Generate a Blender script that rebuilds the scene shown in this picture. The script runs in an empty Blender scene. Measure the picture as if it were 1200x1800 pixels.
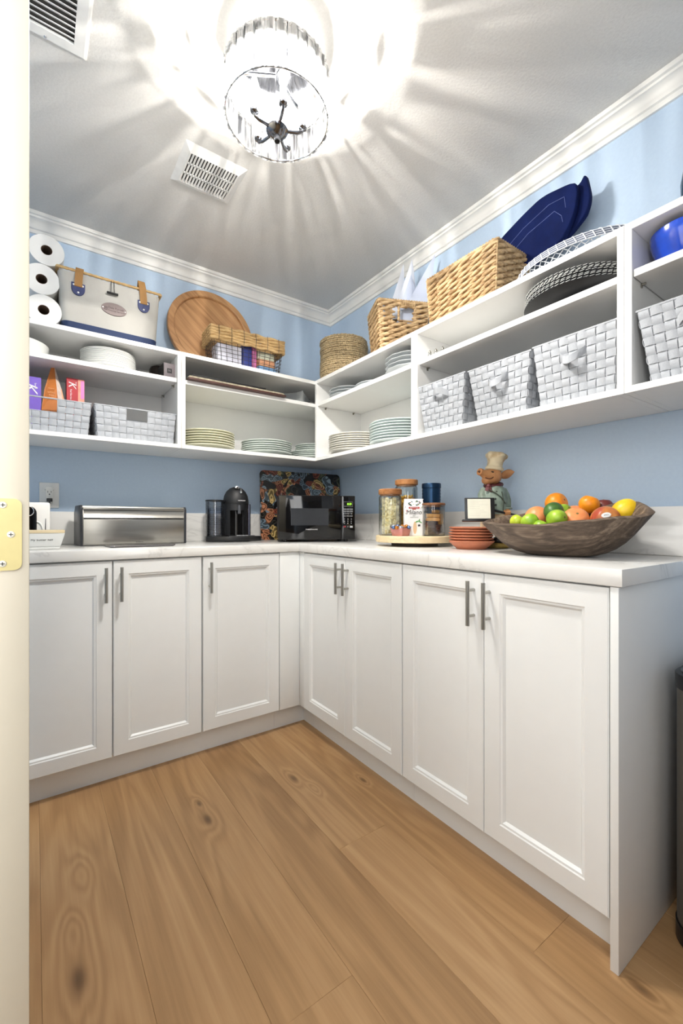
import bpy, bmesh, math, random
from mathutils import Vector, Matrix
PI = math.pi
random.seed(7)
S = bpy.context.scene
COL = S.collection

# ------------------------------------------------------------------ camera, world, lights, exposure
CAM = Vector((-1.6392, -2.4393, 1.0193))
AZ = math.radians(54.655)
cd = bpy.data.cameras.new('camera')
cam = bpy.data.objects.new('camera', cd)
COL.objects.link(cam)
cam.location = CAM
cam.rotation_euler = (PI/2, 0, AZ - PI/2)
cd.sensor_fit = 'HORIZONTAL'
cd.sensor_width = 36
cd.lens = 36*759.44/1200
cd.shift_y = 17.84/1200
cd.clip_start = 0.02
S.camera = cam

w = bpy.data.worlds.new('world')
S.world = w
w.use_nodes = True
w.node_tree.nodes['Background'].inputs[0].default_value = (1, .97, .93, 1)
w.node_tree.nodes['Background'].inputs[1].default_value = 0.35

def area(name, loc, target, sx, sy, power, color):
    l = bpy.data.lights.new(name, 'AREA')
    l.shape = 'RECTANGLE'; l.size = sx; l.size_y = sy; l.energy = power; l.color = color
    o = bpy.data.objects.new(name, l); COL.objects.link(o)
    o.location = loc
    o.rotation_euler = (Vector(target)-Vector(loc)).to_track_quat('-Z', 'Y').to_euler()
    return o
HALL_W = 8
area('fill_light', (-1.82, -2.70, 1.5), (-1.2, -.5, .75), .5, 1.6, 10.5, (1, .99, .975))  # added fill behind the camera, lifts the back-wall cabinet fronts
area('hall_light', (-2.3, -2.12, 1.45), (-.6, -1.45, .85), .6, 1.5, HALL_W, (1, .975, .94))
LAMP_W = 12.2      # watts per candle bulb
LAMP_COL = (1, .955, .89)

vs = S.view_settings
vs.view_transform = 'Standard'
vs.look = 'None'
vs.exposure = 0.47
vs.gamma = 1
vs.use_curve_mapping = False
try:
    S.cycles.transparent_max_bounces = 24
    S.cycles.max_bounces = 8
except Exception:
    pass

# ------------------------------------------------------------------ mesh helper
def lin(c):
    c = c/255.0
    return c/12.92 if c <= .04045 else ((c+.055)/1.055)**2.4
def rgb(r, g, b): return (lin(r), lin(g), lin(b), 1)

class MB:
    def __init__(s): s.v = []; s.f = []; s.M = None
    def add(s, vs, fs):
        n = len(s.v)
        if s.M is not None: vs = [tuple(s.M @ Vector(p)) for p in vs]
        s.v.extend(vs); s.f.extend([tuple(i+n for i in f) for f in fs])
        return s
    def box(s, a, b):
        x0, y0, z0 = [min(p, q) for p, q in zip(a, b)]; x1, y1, z1 = [max(p, q) for p, q in zip(a, b)]
        return s.add([(x0,y0,z0),(x1,y0,z0),(x1,y1,z0),(x0,y1,z0),(x0,y0,z1),(x1,y0,z1),(x1,y1,z1),(x0,y1,z1)],
              [(0,3,2,1),(4,5,6,7),(0,1,5,4),(1,2,6,5),(2,3,7,6),(3,0,4,7)])
    def prism(s, poly, h0, h1, axis='z'):
        # poly counter-clockwise in its plane; extruded along axis
        n = len(poly)
        def P(p, h):
            if axis == 'z': return (p[0], p[1], h)
            if axis == 'y': return (p[0], h, p[1])
            return (h, p[0], p[1])
        vs = [P(p, h0) for p in poly]+[P(p, h1) for p in poly]
        fs = [tuple(range(n))[::-1], tuple(range(n, 2*n))]+[(i, (i+1) % n, n+(i+1) % n, n+i) for i in range(n)]
        return s.add(vs, fs)
    def lathe(s, prof, c=(0,0,0), n=32, wob=None, caps=True):
        vs = []; fs = []
        for (r, z) in prof:
            for k in range(n):
                a = 2*PI*k/n
                rr = r*(wob(a, z) if wob else 1)
                vs.append((c[0]+rr*math.cos(a), c[1]+rr*math.sin(a), c[2]+z))
        m = len(prof)
        for i in range(m-1):
            for k in range(n):
                k2 = (k+1) % n
                fs.append((i*n+k, i*n+k2, (i+1)*n+k2, (i+1)*n+k))
        if caps and prof[0][0] > 1e-6: fs.append(tuple(range(n))[::-1])
        if caps and prof[-1][0] > 1e-6: fs.append(tuple(range((m-1)*n, m*n)))
        return s.add(vs, fs)
    def cyl(s, p0, p1, r0, r1=None, n=12):
        return s.tube([p0, p1], [r0, r0 if r1 is None else r1], n)
    def tube(s, pts, rad, n=8, closed=False, flat=1.0):
        pts = [Vector(p) for p in pts]; m = len(pts)
        if not isinstance(rad, (list, tuple)): rad = [rad]*m
        vs = []; fs = []
        up = None
        for i, p in enumerate(pts):
            if closed: d = pts[(i+1) % m]-pts[i-1]
            else: d = pts[min(i+1, m-1)]-pts[max(i-1, 0)]
            if d.length < 1e-9: d = Vector((0, 0, 1))
            d.normalize()
            if up is None:
                up = Vector((0, 0, 1)) if abs(d.z) < .9 else Vector((1, 0, 0))
            x = up.cross(d)
            if x.length < 1e-4: x = Vector((1, 0, 0)).cross(d)
            x.normalize(); y = d.cross(x); y.normalize(); up = y
            for k in range(n):
                a = 2*PI*k/n
                vs.append(tuple(p+(x*math.cos(a)*flat+y*math.sin(a))*rad[i]))
        for i in range(m if closed else m-1):
            j = (i+1) % m
            for k in range(n):
                k2 = (k+1) % n
                fs.append((i*n+k, i*n+k2, j*n+k2, j*n+k))
        if not closed:
            fs.append(tuple(range(n))[::-1]); fs.append(tuple(range((m-1)*n, m*n)))
        return s.add(vs, fs)
    def ell(s, c, r, nu=16, nv=10, R=None, fn=None):
        vs = []; fs = []
        if not isinstance(r, (list, tuple)): r = (r, r, r)
        def T(v):
            v = Vector(v)
            if fn: v = fn(v)
            v = Vector((v.x*r[0], v.y*r[1], v.z*r[2]))
            if R is not None: v = R @ v
            return (v.x+c[0], v.y+c[1], v.z+c[2])
        vs.append(T((0,0,-1)))
        for i in range(1, nv):
            t = -PI/2+PI*i/nv
            for k in range(nu):
                a = 2*PI*k/nu
                vs.append(T((math.cos(t)*math.cos(a), math.cos(t)*math.sin(a), math.sin(t))))
        vs.append(T((0,0,1)))
        for k in range(nu): fs.append((0, 1+(k+1) % nu, 1+k))
        for i in range(nv-2):
            for k in range(nu):
                k2 = (k+1) % nu
                fs.append((1+i*nu+k, 1+i*nu+k2, 1+(i+1)*nu+k2, 1+(i+1)*nu+k))
        b = 1+(nv-2)*nu; e = len(vs)-1
        for k in range(nu): fs.append((b+k, b+(k+1) % nu, e))
        return s.add(vs, fs)
    def grid(s, fn, nu, nv, cu=False):
        vs = [fn(i/nu, j/nv) for j in range(nv+1) for i in range(nu if cu else nu+1)]
        w_ = nu if cu else nu+1
        fs = []
        for j in range(nv):
            for i in range(nu):
                i2 = (i+1) % w_ if cu else i+1
                fs.append((j*w_+i, j*w_+i2, (j+1)*w_+i2, (j+1)*w_+i))
        return s.add(vs, fs)
    def sheet(s, pts, t):
        # polygon given as 3-D points, thickened by vector t
        t = Vector(t); n = len(pts)
        vs = [tuple(Vector(p)) for p in pts]+[tuple(Vector(p)+t) for p in pts]
        return s.add(vs, [tuple(range(n)), tuple(range(2*n-1, n-1, -1))]+[(i, n+i, n+(i+1) % n, (i+1) % n) for i in range(n)])
    def build(s, name, mat, parent=None, world=False, bevel=0, seg=2, smooth=35, flip=False):
        me = bpy.data.meshes.new(name)
        vs = s.v
        if world and parent is not None:
            L = parent.location
            vs = [(p[0]-L.x, p[1]-L.y, p[2]-L.z) for p in vs]
        me.from_pydata(vs, [], s.f)
        bm = bmesh.new(); bm.from_mesh(me)
        bmesh.ops.remove_doubles(bm, verts=bm.verts, dist=1e-6)
        bmesh.ops.recalc_face_normals(bm, faces=bm.faces)
        if bevel:
            es = [e for e in bm.edges if len(e.link_faces) == 2 and e.calc_face_angle(0) > .6]
            bmesh.ops.bevel(bm, geom=es, offset=bevel, segments=seg, affect='EDGES', clamp_overlap=True, profile=.5)
        bm.to_mesh(me); bm.free()
        if smooth:
            me.polygons.foreach_set('use_smooth', [True]*len(me.polygons))
            me.set_sharp_from_angle(angle=math.radians(smooth))
        me.materials.append(mat)
        o = bpy.data.objects.new(name, me); COL.objects.link(o)
        if parent is not None: o.parent = parent
        return o

def tag(o, label=None, cat=None, group=None, kind=None):
    if label: o['label'] = label
    if cat: o['category'] = cat
    if group: o['group'] = group
    if kind: o['kind'] = kind
    return o
def thing(name, label, cat, loc=(0,0,0), rz=0, group=None, rx=0, ry=0):
    o = bpy.data.objects.new(name, None); COL.objects.link(o)
    o.empty_display_size = .05
    o.location = loc; o.rotation_euler = (rx, ry, rz)
    return tag(o, label, cat, group)
def dup(root, loc, rz=0, label=None, group=None):
    r = root.copy(); COL.objects.link(r); r.location = loc; r.rotation_euler = (0, 0, rz)
    if label: r['label'] = label
    if group: r['group'] = group
    for ch in list(root.children):
        c = ch.copy(); COL.objects.link(c); c.parent = r
        for g in list(ch.children):
            d = g.copy(); COL.objects.link(d); d.parent = c
    return r
def place(name, me, parent, loc=(0,0,0), rot=(0,0,0)):
    o = bpy.data.objects.new(name, me); COL.objects.link(o)
    if parent is not None: o.parent = parent
    o.location = loc; o.rotation_euler = rot
    return o
def fuse(mb, name, mat, parent, voxel=.003, it=4):
    # one continuous skin grown over overlapping volumes
    me = bpy.data.meshes.new(name); me.from_pydata(mb.v, [], mb.f)
    bm = bmesh.new(); bm.from_mesh(me); bmesh.ops.recalc_face_normals(bm, faces=bm.faces); bm.to_mesh(me); bm.free()
    o = bpy.data.objects.new(name, me); COL.objects.link(o)
    m = o.modifiers.new('r', 'REMESH'); m.mode = 'VOXEL'; m.voxel_size = voxel
    m2 = o.modifiers.new('s', 'SMOOTH'); m2.factor = .5; m2.iterations = it
    dg = bpy.context.evaluated_depsgraph_get()
    me2 = bpy.data.meshes.new_from_object(o.evaluated_get(dg))
    bpy.data.objects.remove(o); bpy.data.meshes.remove(me)
    me2.name = name
    me2.polygons.foreach_set('use_smooth', [True]*len(me2.polygons))
    me2.materials.clear(); me2.materials.append(mat)
    o = bpy.data.objects.new(name, me2); COL.objects.link(o); o.parent = parent
    return o
def text(body, size, mat, parent, loc, rot, align='CENTER', ext=.0004, shear=0, sx=1, name='lettering', spacing=1):
    c = bpy.data.curves.new(name, 'FONT'); c.body = body; c.size = size; c.align_x = align; c.align_y = 'CENTER'
    c.extrude = ext; c.shear = shear; c.space_character = spacing; c.resolution_u = 3
    o = bpy.data.objects.new(name, c); COL.objects.link(o)
    dg = bpy.context.evaluated_depsgraph_get()
    me = bpy.data.meshes.new_from_object(o.evaluated_get(dg))
    bpy.data.objects.remove(o)
    me.name = name; me.materials.clear(); me.materials.append(mat)
    o = bpy.data.objects.new(name, me); COL.objects.link(o); o.parent = parent
    o.location = loc; o.rotation_euler = rot; o.scale = (sx, 1, 1)
    return o
ORD = ['lowest', 'second lowest', 'third from the bottom', 'fourth from the bottom', 'fifth from the bottom', 'sixth from the bottom',
       'seventh from the bottom', 'eighth from the bottom', 'ninth from the bottom', 'tenth from the bottom', 'eleventh from the bottom',
       'twelfth from the bottom', 'thirteenth from the bottom', 'fourteenth from the bottom']
def ordinal(i, n): return 'topmost' if i == n-1 else ORD[i]

# ------------------------------------------------------------------ materials
def node(nt, t, **kw):
    n = nt.nodes.new(t)
    for k, v in kw.items():
        if k.startswith('i_'):
            n.inputs[k[2:].replace('_', ' ')].default_value = v
        else: setattr(n, k, v)
    return n
def base(name):
    m = bpy.data.materials.new(name); m.use_nodes = True
    nt = m.node_tree
    return m, nt, nt.nodes['Principled BSDF']
def setp(b, **kw):
    for k, v in kw.items(): b.inputs[k].default_value = v
def mat(name, c, rough=.5, metal=0, var=.06, scale=18, bump=0, bscale=120, coat=0, spec=.5, stretch=None, emit=0, trans=0, sss=0):
    """principled with a quiet noise in colour and, if asked, in relief"""
    m, nt, b = base(name)
    tc = node(nt, 'ShaderNodeTexCoord')
    src = tc.outputs['Object']
    if stretch:
        mp = node(nt, 'ShaderNodeMapping'); mp.inputs['Scale'].default_value = stretch
        nt.links.new(src, mp.inputs[0]); src = mp.outputs[0]
    nz = node(nt, 'ShaderNodeTexNoise'); nz.inputs['Scale'].default_value = scale; nz.inputs['Detail'].default_value = 4
    nt.links.new(src, nz.inputs['Vector'])
    cr = node(nt, 'ShaderNodeValToRGB')
    cr.color_ramp.elements[0].position = .3; cr.color_ramp.elements[1].position = .7
    cr.color_ramp.elements[0].color = tuple(x*(1-var) for x in c[:3])+(1,)
    cr.color_ramp.elements[1].color = tuple(min(1, x*(1+var)) for x in c[:3])+(1,)
    nt.links.new(nz.outputs[0], cr.inputs[0]); nt.links.new(cr.outputs[0], b.inputs['Base Color'])
    setp(b, Roughness=rough, Metallic=metal)
    b.inputs['Specular IOR Level'].default_value = spec
    b.inputs['Coat Weight'].default_value = coat
    b.inputs['Coat Roughness'].default_value = .08
    if trans: b.inputs['Transmission Weight'].default_value = trans
    if sss:
        b.inputs['Subsurface Weight'].default_value = sss; b.inputs['Subsurface Radius'].default_value = (.01, .006, .004)
    if emit:
        b.inputs['Emission Color'].default_value = c; b.inputs['Emission Strength'].default_value = emit
    if bump:
        n2 = node(nt, 'ShaderNodeTexNoise'); n2.inputs['Scale'].default_value = bscale; n2.inputs['Detail'].default_value = 3
        nt.links.new(src, n2.inputs['Vector'])
        bp = node(nt, 'ShaderNodeBump'); bp.inputs['Strength'].default_value = bump; bp.inputs['Distance'].default_value = .002
        nt.links.new(n2.outputs[0], bp.inputs['Height']); nt.links.new(bp.outputs[0], b.inputs['Normal'])
    return m
def ramp(nt, stops):
    cr = node(nt, 'ShaderNodeValToRGB')
    els = cr.color_ramp.elements
    while len(els) < len(stops): els.new(.5)
    for e, (p, c) in zip(els, stops): e.position = p; e.color = c
    return cr
KNOTS = [(-1.560, -1.314, .050, .015), (-1.156, -.965, .032, .012), (-1.154, -.864, .018, .008), (-.800, -.927, .026, .010), (-.582, -1.096, .016, .007), (-.765, -1.03, .02, 0), (-.560, -2.049, .02, .010), (-1.530, -.989, .035, 0), (-1.560, -1.169, .030, 0)]
def wood(name, c1, c2, c3, axis='Y', scale=1.0, rough=.45, knots=False, perobj=.0, coat=0):
    """grain drawn out along an axis; each object shifts the pattern and its tone"""
    m, nt, b = base(name)
    L = nt.links.new
    tc = node(nt, 'ShaderNodeTexCoord'); oi = node(nt, 'ShaderNodeObjectInfo')
    off = node(nt, 'ShaderNodeVectorMath', operation='SCALE'); off.inputs[0].default_value = (37.1, 11.3, 5.7)
    L(oi.outputs['Random'], off.inputs['Scale'])
    ad = node(nt, 'ShaderNodeVectorMath', operation='ADD'); L(tc.outputs['Object'], ad.inputs[0]); L(off.outputs[0], ad.inputs[1])
    mp = node(nt, 'ShaderNodeMapping')
    st = {'X': (.12, 1, 1), 'Y': (1, .12, 1), 'Z': (1, 1, .12)}[axis]
    mp.inputs['Scale'].default_value = tuple(s*scale for s in st)
    L(ad.outputs[0], mp.inputs[0])
    n1 = node(nt, 'ShaderNodeTexNoise'); n1.inputs['Scale'].default_value = 4.5; n1.inputs['Detail'].default_value = 3; n1.inputs['Distortion'].default_value = .8
    L(mp.outputs[0], n1.inputs['Vector'])
    # cathedral figure: rings of the slow noise
    n1o = n1.outputs[0]; kcore = None
    if knots:
        # knots: each pushes the rings aside and has a dark heart
        ge = node(nt, 'ShaderNodeNewGeometry')
        for (kx, ky, kr, kd) in KNOTS:
            sb = node(nt, 'ShaderNodeVectorMath', operation='SUBTRACT'); L(ge.outputs['Position'], sb.inputs[0]); sb.inputs[1].default_value = (kx, ky, 0)
            mm = node(nt, 'ShaderNodeVectorMath', operation='MULTIPLY'); L(sb.outputs[0], mm.inputs[0]); mm.inputs[1].default_value = (1, .4, 0)
            ln = node(nt, 'ShaderNodeVectorMath', operation='LENGTH'); L(mm.outputs[0], ln.inputs[0])
            def gauss(r):
                d = node(nt, 'ShaderNodeMath', operation='DIVIDE'); L(ln.outputs['Value'], d.inputs[0]); d.inputs[1].default_value = r
                p = node(nt, 'ShaderNodeMath', operation='MULTIPLY'); L(d.outputs[0], p.inputs[0]); L(d.outputs[0], p.inputs[1])
                g = node(nt, 'ShaderNodeMath', operation='MULTIPLY'); L(p.outputs[0], g.inputs[0]); g.inputs[1].default_value = -1
                e = node(nt, 'ShaderNodeMath', operation='EXPONENT'); L(g.outputs[0], e.inputs[0]); return e.outputs[0]
            a = node(nt, 'ShaderNodeMath', operation='MULTIPLY_ADD'); L(gauss(kr), a.inputs[0]); a.inputs[1].default_value = .28; L(n1o, a.inputs[2]); n1o = a.outputs[0]
            if kd:
                c = node(nt, 'ShaderNodeMath', operation='ADD'); L(gauss(kd), c.inputs[0])
                if kcore is not None: L(kcore, c.inputs[1])
                else: c.inputs[1].default_value = 0
                kcore = c.outputs[0]
    mu = node(nt, 'ShaderNodeMath', operation='MULTIPLY'); mu.inputs[1].default_value = 52 if knots else 34; L(n1o, mu.inputs[0])
    sn = node(nt, 'ShaderNodeMath', operation='SINE'); L(mu.outputs[0], sn.inputs[0])
    n2 = node(nt, 'ShaderNodeTexNoise'); n2.inputs['Scale'].default_value = 60; n2.inputs['Detail'].default_value = 6; n2.inputs['Roughness'].default_value = .65
    mp2 = node(nt, 'ShaderNodeMapping'); st2 = tuple((s if s == 1 else .03)*scale for s in st); mp2.inputs['Scale'].default_value = st2
    L(ad.outputs[0], mp2.inputs[0]); L(mp2.outputs[0], n2.inputs['Vector'])
    n3 = node(nt, 'ShaderNodeTexNoise'); n3.inputs['Scale'].default_value = 1.6; n3.inputs['Detail'].default_value = 2
    L(mp.outputs[0], n3.inputs['Vector'])
    m1 = node(nt, 'ShaderNodeMath', operation='MULTIPLY_ADD'); m1.inputs[1].default_value = .085; m1.inputs[2].default_value = 0; L(sn.outputs[0], m1.inputs[0])
    m2 = node(nt, 'ShaderNodeMath', operation='MULTIPLY_ADD'); m2.inputs[1].default_value = .5; L(n2.outputs[0], m2.inputs[0]); L(m1.outputs[0], m2.inputs[2])
    m3 = node(nt, 'ShaderNodeMath', operation='MULTIPLY_ADD'); m3.inputs[1].default_value = .55; L(n3.outputs[0], m3.inputs[0]); L(m2.outputs[0], m3.inputs[2])
    rs = node(nt, 'ShaderNodeMath', operation='MULTIPLY_ADD'); rs.inputs[1].default_value = perobj; rs.inputs[2].default_value = -.03-perobj/2
    L(oi.outputs['Random'], rs.inputs[0])
    m4 = node(nt, 'ShaderNodeMath', operation='ADD'); L(m3.outputs[0], m4.inputs[0]); L(rs.outputs[0], m4.inputs[1])
    cr = ramp(nt, [(.22, c1), (.5, c2), (.78, c3)]); L(m4.outputs[0], cr.inputs[0])
    col = cr.outputs[0]
    if knots:
        k1 = ramp(nt, [(.0, (1, 1, 1, 1)), (.25, (.82, .80, .78, 1)), (.65, (.42, .36, .31, 1)), (1, (.2, .17, .14, 1))]); L(kcore, k1.inputs[0])
        mx = node(nt, 'ShaderNodeMix', data_type='RGBA', blend_type='MULTIPLY'); mx.inputs['Factor'].default_value = .8
        L(col, mx.inputs[6]); L(k1.outputs[0], mx.inputs[7]); col = mx.outputs[2]
    L(col, b.inputs['Base Color'])
    setp(b, Roughness=rough); b.inputs['Coat Weight'].default_value = coat
    bp = node(nt, 'ShaderNodeBump'); bp.inputs['Strength'].default_value = .12; bp.inputs['Distance'].default_value = .001
    L(n2.outputs[0], bp.inputs['Height']); L(bp.outputs[0], b.inputs['Normal'])
    return m
def glass(name, tint=(.93, .96, .96, 1), refl=1.0, rough=.02, tintamt=0):
    m = bpy.data.materials.new(name); m.use_nodes = True
    nt = m.node_tree; nt.nodes.clear(); L = nt.links.new
    out = node(nt, 'ShaderNodeOutputMaterial')
    tr = node(nt, 'ShaderNodeBsdfTransparent'); tr.inputs[0].default_value = tint
    gl = node(nt, 'ShaderNodeBsdfGlossy'); gl.inputs['Roughness'].default_value = rough
    fr = node(nt, 'ShaderNodeLayerWeight'); fr.inputs[0].default_value = .35
    mu = node(nt, 'ShaderNodeMath', operation='MULTIPLY_ADD'); mu.inputs[1].default_value = .55*refl; mu.inputs[2].default_value = .03*refl
    L(fr.outputs['Fresnel'], mu.inputs[0])
    mx = node(nt, 'ShaderNodeMixShader'); L(mu.outputs[0], mx.inputs[0]); L(tr.outputs[0], mx.inputs[1]); L(gl.outputs[0], mx.inputs[2])
    L(mx.outputs[0], out.inputs[0])
    return m
def quartz():
    m, nt, b = base('quartz'); L = nt.links.new
    tc = node(nt, 'ShaderNodeTexCoord')
    nz = node(nt, 'ShaderNodeTexNoise'); nz.inputs['Scale'].default_value = 2.2; nz.inputs['Detail'].default_value = 5; nz.inputs['Distortion'].default_value = 1.4
    L(tc.outputs['Object'], nz.inputs['Vector'])
    sb = node(nt, 'ShaderNodeMath', operation='SUBTRACT'); sb.inputs[1].default_value = .5; L(nz.outputs[0], sb.inputs[0])
    ab = node(nt, 'ShaderNodeMath', operation='ABSOLUTE'); L(sb.outputs[0], ab.inputs[0])
    cr = ramp(nt, [(0, rgb(216, 215, 212)), (.008, rgb(229, 228, 225)), (.04, rgb(234, 233, 230)), (.3, rgb(236, 235, 232))])
    L(ab.outputs[0], cr.inputs[0]); L(cr.outputs[0], b.inputs['Base Color'])
    setp(b, Roughness=.16)
    return m
def paintwall():
    m, nt, b = base('blue_wall_paint'); L = nt.links.new
    tc = node(nt, 'ShaderNodeTexCoord')
    nz = node(nt, 'ShaderNodeTexNoise'); nz.inputs['Scale'].default_value = 90; nz.inputs['Detail'].default_value = 4
    L(tc.outputs['Object'], nz.inputs['Vector'])
    cr = ramp(nt, [(.3, rgb(190, 211, 234)), (.7, rgb(194, 215, 237))]); L(nz.outputs[0], cr.inputs[0]); L(cr.outputs[0], b.inputs['Base Color'])
    bp = node(nt, 'ShaderNodeBump'); bp.inputs['Strength'].default_value = .12; bp.inputs['Distance'].default_value = .002
    L(nz.outputs[0], bp.inputs['Height']); L(bp.outputs[0], b.inputs['Normal'])
    setp(b, Roughness=.55)
    return m
def ceilpaint():
    m, nt, b = base('orange_peel_ceiling'); L = nt.links.new
    tc = node(nt, 'ShaderNodeTexCoord')
    nz = node(nt, 'ShaderNodeTexNoise'); nz.inputs['Scale'].default_value = 130; nz.inputs['Detail'].default_value = 3
    L(tc.outputs['Object'], nz.inputs['Vector'])
    cr = ramp(nt, [(.3, rgb(218, 217, 214)), (.7, rgb(224, 223, 220))]); L(nz.outputs[0], cr.inputs[0]); L(cr.outputs[0], b.inputs['Base Color'])
    bp = node(nt, 'ShaderNodeBump'); bp.inputs['Strength'].default_value = .35; bp.inputs['Distance'].default_value = .003
    L(nz.outputs[0], bp.inputs['Height']); L(bp.outputs[0], b.inputs['Normal'])
    setp(b, Roughness=.8)
    return m
def twotone(name, c1, c2, scale=40, rough=.7, stretch=(1, 1, 1), lo=.42, hi=.58, bump=.3, wave=False):
    m, nt, b = base(name); L = nt.links.new
    tc = node(nt, 'ShaderNodeTexCoord'); mp = node(nt, 'ShaderNodeMapping'); mp.inputs['Scale'].default_value = stretch
    L(tc.outputs['Object'], mp.inputs[0])
    nz = node(nt, 'ShaderNodeTexNoise'); nz.inputs['Scale'].default_value = scale; nz.inputs['Detail'].default_value = 5
    L(mp.outputs[0], nz.inputs['Vector'])
    cr = ramp(nt, [(lo, c1), (hi, c2)]); L(nz.outputs[0], cr.inputs[0]); L(cr.outputs[0], b.inputs['Base Color'])
    bp = node(nt, 'ShaderNodeBump'); bp.inputs['Strength'].default_value = bump; bp.inputs['Distance'].default_value = .002
    L(nz.outputs[0], bp.inputs['Height']); L(bp.outputs[0], b.inputs['Normal'])
    setp(b, Roughness=rough)
    return m
def swirl_print():
    # printed swirling pattern of flowers and leaves, dark ground
    m, nt, b = base('swirl_print'); L = nt.links.new
    tc = node(nt, 'ShaderNodeTexCoord')
    n0 = node(nt, 'ShaderNodeTexNoise'); n0.inputs['Scale'].default_value = 7; n0.inputs['Detail'].default_value = 2
    L(tc.outputs['Object'], n0.inputs['Vector'])
    sc = node(nt, 'ShaderNodeVectorMath', operation='SCALE'); sc.inputs['Scale'].default_value = .2; L(n0.outputs['Color'], sc.inputs[0])
    ad = node(nt, 'ShaderNodeVectorMath', operation='ADD'); L(tc.outputs['Object'], ad.inputs[0]); L(sc.outputs[0], ad.inputs[1])
    vo = node(nt, 'ShaderNodeTexVoronoi'); vo.inputs['Scale'].default_value = 23; L(ad.outputs[0], vo.inputs['Vector'])
    sp = node(nt, 'ShaderNodeSeparateColor'); L(vo.outputs['Color'], sp.inputs[0])
    cr = ramp(nt, [(0, rgb(30, 30, 32)), (.16, rgb(110, 128, 142)), (.30, rgb(180, 122, 90)), (.46, rgb(58, 56, 52)), (.56, rgb(196, 168, 108)), (.68, rgb(142, 78, 62)), (.80, rgb(134, 154, 166)), (.93, rgb(84, 92, 72))])
    cr.color_ramp.interpolation = 'CONSTANT'
    L(sp.outputs[0], cr.inputs[0])
    wv = node(nt, 'ShaderNodeMath', operation='MULTIPLY'); wv.inputs[1].default_value = 22; L(vo.outputs['Distance'], wv.inputs[0])
    sn = node(nt, 'ShaderNodeMath', operation='SINE'); L(wv.outputs[0], sn.inputs[0])
    r2 = ramp(nt, [(.0, (.12, .12, .12, 1)), (.25, (.8, .8, .8, 1)), (.9, (1, 1, 1, 1))]); L(sn.outputs[0], r2.inputs[0])
    mx = node(nt, 'ShaderNodeMix', data_type='RGBA', blend_type='MULTIPLY'); mx.inputs['Factor'].default_value = .85
    L(cr.outputs[0], mx.inputs[6]); L(r2.outputs[0], mx.inputs[7])
    L(mx.outputs[2], b.inputs['Base Color']); setp(b, Roughness=.25)
    return m

WHITE = mat('white_cabinet_paint', rgb(238, 240, 240), .38, var=.008)
SHELFW = mat('white_melamine', rgb(242, 242, 240), .32, var=.008)
TRIM = mat('white_trim_paint', rgb(243, 242, 238), .4, var=.01)
DOORW = mat('cream_door_paint', rgb(226, 219, 200), .4, var=.015)
WALL = paintwall(); CEIL = ceilpaint(); QUARTZ = quartz()
OAK = wood('oak_floor', rgb(146, 110, 72), rgb(176, 138, 95), rgb(198, 161, 117), 'Y', 1.0, .42, True, .05)
STEEL = mat('brushed_steel', rgb(178, 176, 170), .3, 1, .1, 60, stretch=(1, 1, .04))
STEELX = mat('brushed_steel_sheet', rgb(176, 174, 168), .28, 1, .08, 60, stretch=(.03, 1, 1))
CHROME = mat('chrome', rgb(205, 206, 208), .08, 1, .02)
DARKCHROME = mat('dark_chrome', rgb(120, 122, 128), .12, 1, .05)
BRASS = mat('pale_brass', rgb(216, 203, 146), .45, .5, .06, 30)
BLACK = mat('black_plastic', rgb(24, 24, 26), .35, 0, .1)
BLACKG = mat('black_gloss', rgb(12, 12, 14), .06, 0, .1, spec=.6)
BLACKM = mat('black_matte', rgb(30, 31, 34), .5, 0, .1)
PORC = mat('white_porcelain', rgb(240, 241, 238), .18, var=.01)
CREAMP = mat('cream_glaze', rgb(232, 231, 208), .22, var=.02)
GREENP = mat('pale_green_glaze', rgb(222, 231, 226), .2, var=.02)
PALEP = mat('pale_glass_glaze', rgb(226, 236, 235), .15, var=.02)
GREYP = mat('grey_glaze', rgb(198, 203, 206), .2, var=.04)
PAPERW = mat('white_paper', rgb(240, 240, 238), .85, var=.015, bump=.1, bscale=200)
CARD = mat('brown_cardboard', rgb(120, 100, 84), .85, var=.1)
WEAVE = mat('grey_woven_strap', rgb(170, 174, 180), .75, var=.05, scale=300, bump=.35, bscale=500, stretch=(1, 1, 1))
WICK = twotone('water_hyacinth', rgb(140, 106, 66), rgb(216, 186, 142), 30, .6, (1, 1, 3), .3, .62)
WICKD = twotone('dark_hyacinth', rgb(160, 124, 78), rgb(218, 186, 132), 30, .65, (1, 1, 5), .25, .75)
SEAG = twotone('seagrass', rgb(96, 80, 54), rgb(206, 184, 144), 190, .8, (1, 1, 1), .32, .6)
NAVY = mat('navy_canvas', rgb(10, 25, 74), .8, spec=.15, var=.12, scale=30, bump=.2, bscale=400)
STITCH = mat('pale_stitching', rgb(96, 110, 160), .8)
TERRA = mat('terracotta', rgb(190, 116, 84), .55, var=.08, scale=30)
PINE = wood('pale_pine', rgb(214, 190, 146), rgb(234, 214, 174), rgb(242, 226, 190), 'X', 2.5, .5)
ACACIA = wood('honey_wood', rgb(140, 88, 46), rgb(182, 124, 74), rgb(206, 152, 98), 'X', 2.6, .5)
ACACIAD = wood('brown_wood_lid', rgb(96, 62, 40), rgb(130, 88, 58), rgb(160, 112, 76), 'X', 4, .45)
TRAYW = wood('tray_wood', rgb(150, 104, 64), rgb(192, 146, 100), rgb(214, 172, 126), 'Z', 2.0, .5)
GREYWOOD = wood('weathered_wood', rgb(42, 33, 27), rgb(100, 84, 70), rgb(166, 146, 126), 'Y', 3.0, .7)
GLASS = glass('clear_glass', (.985, .99, .99, 1))
DGLASS = glass('smoked_glass', (.95, .955, .965, 1), 1.4)
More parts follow.
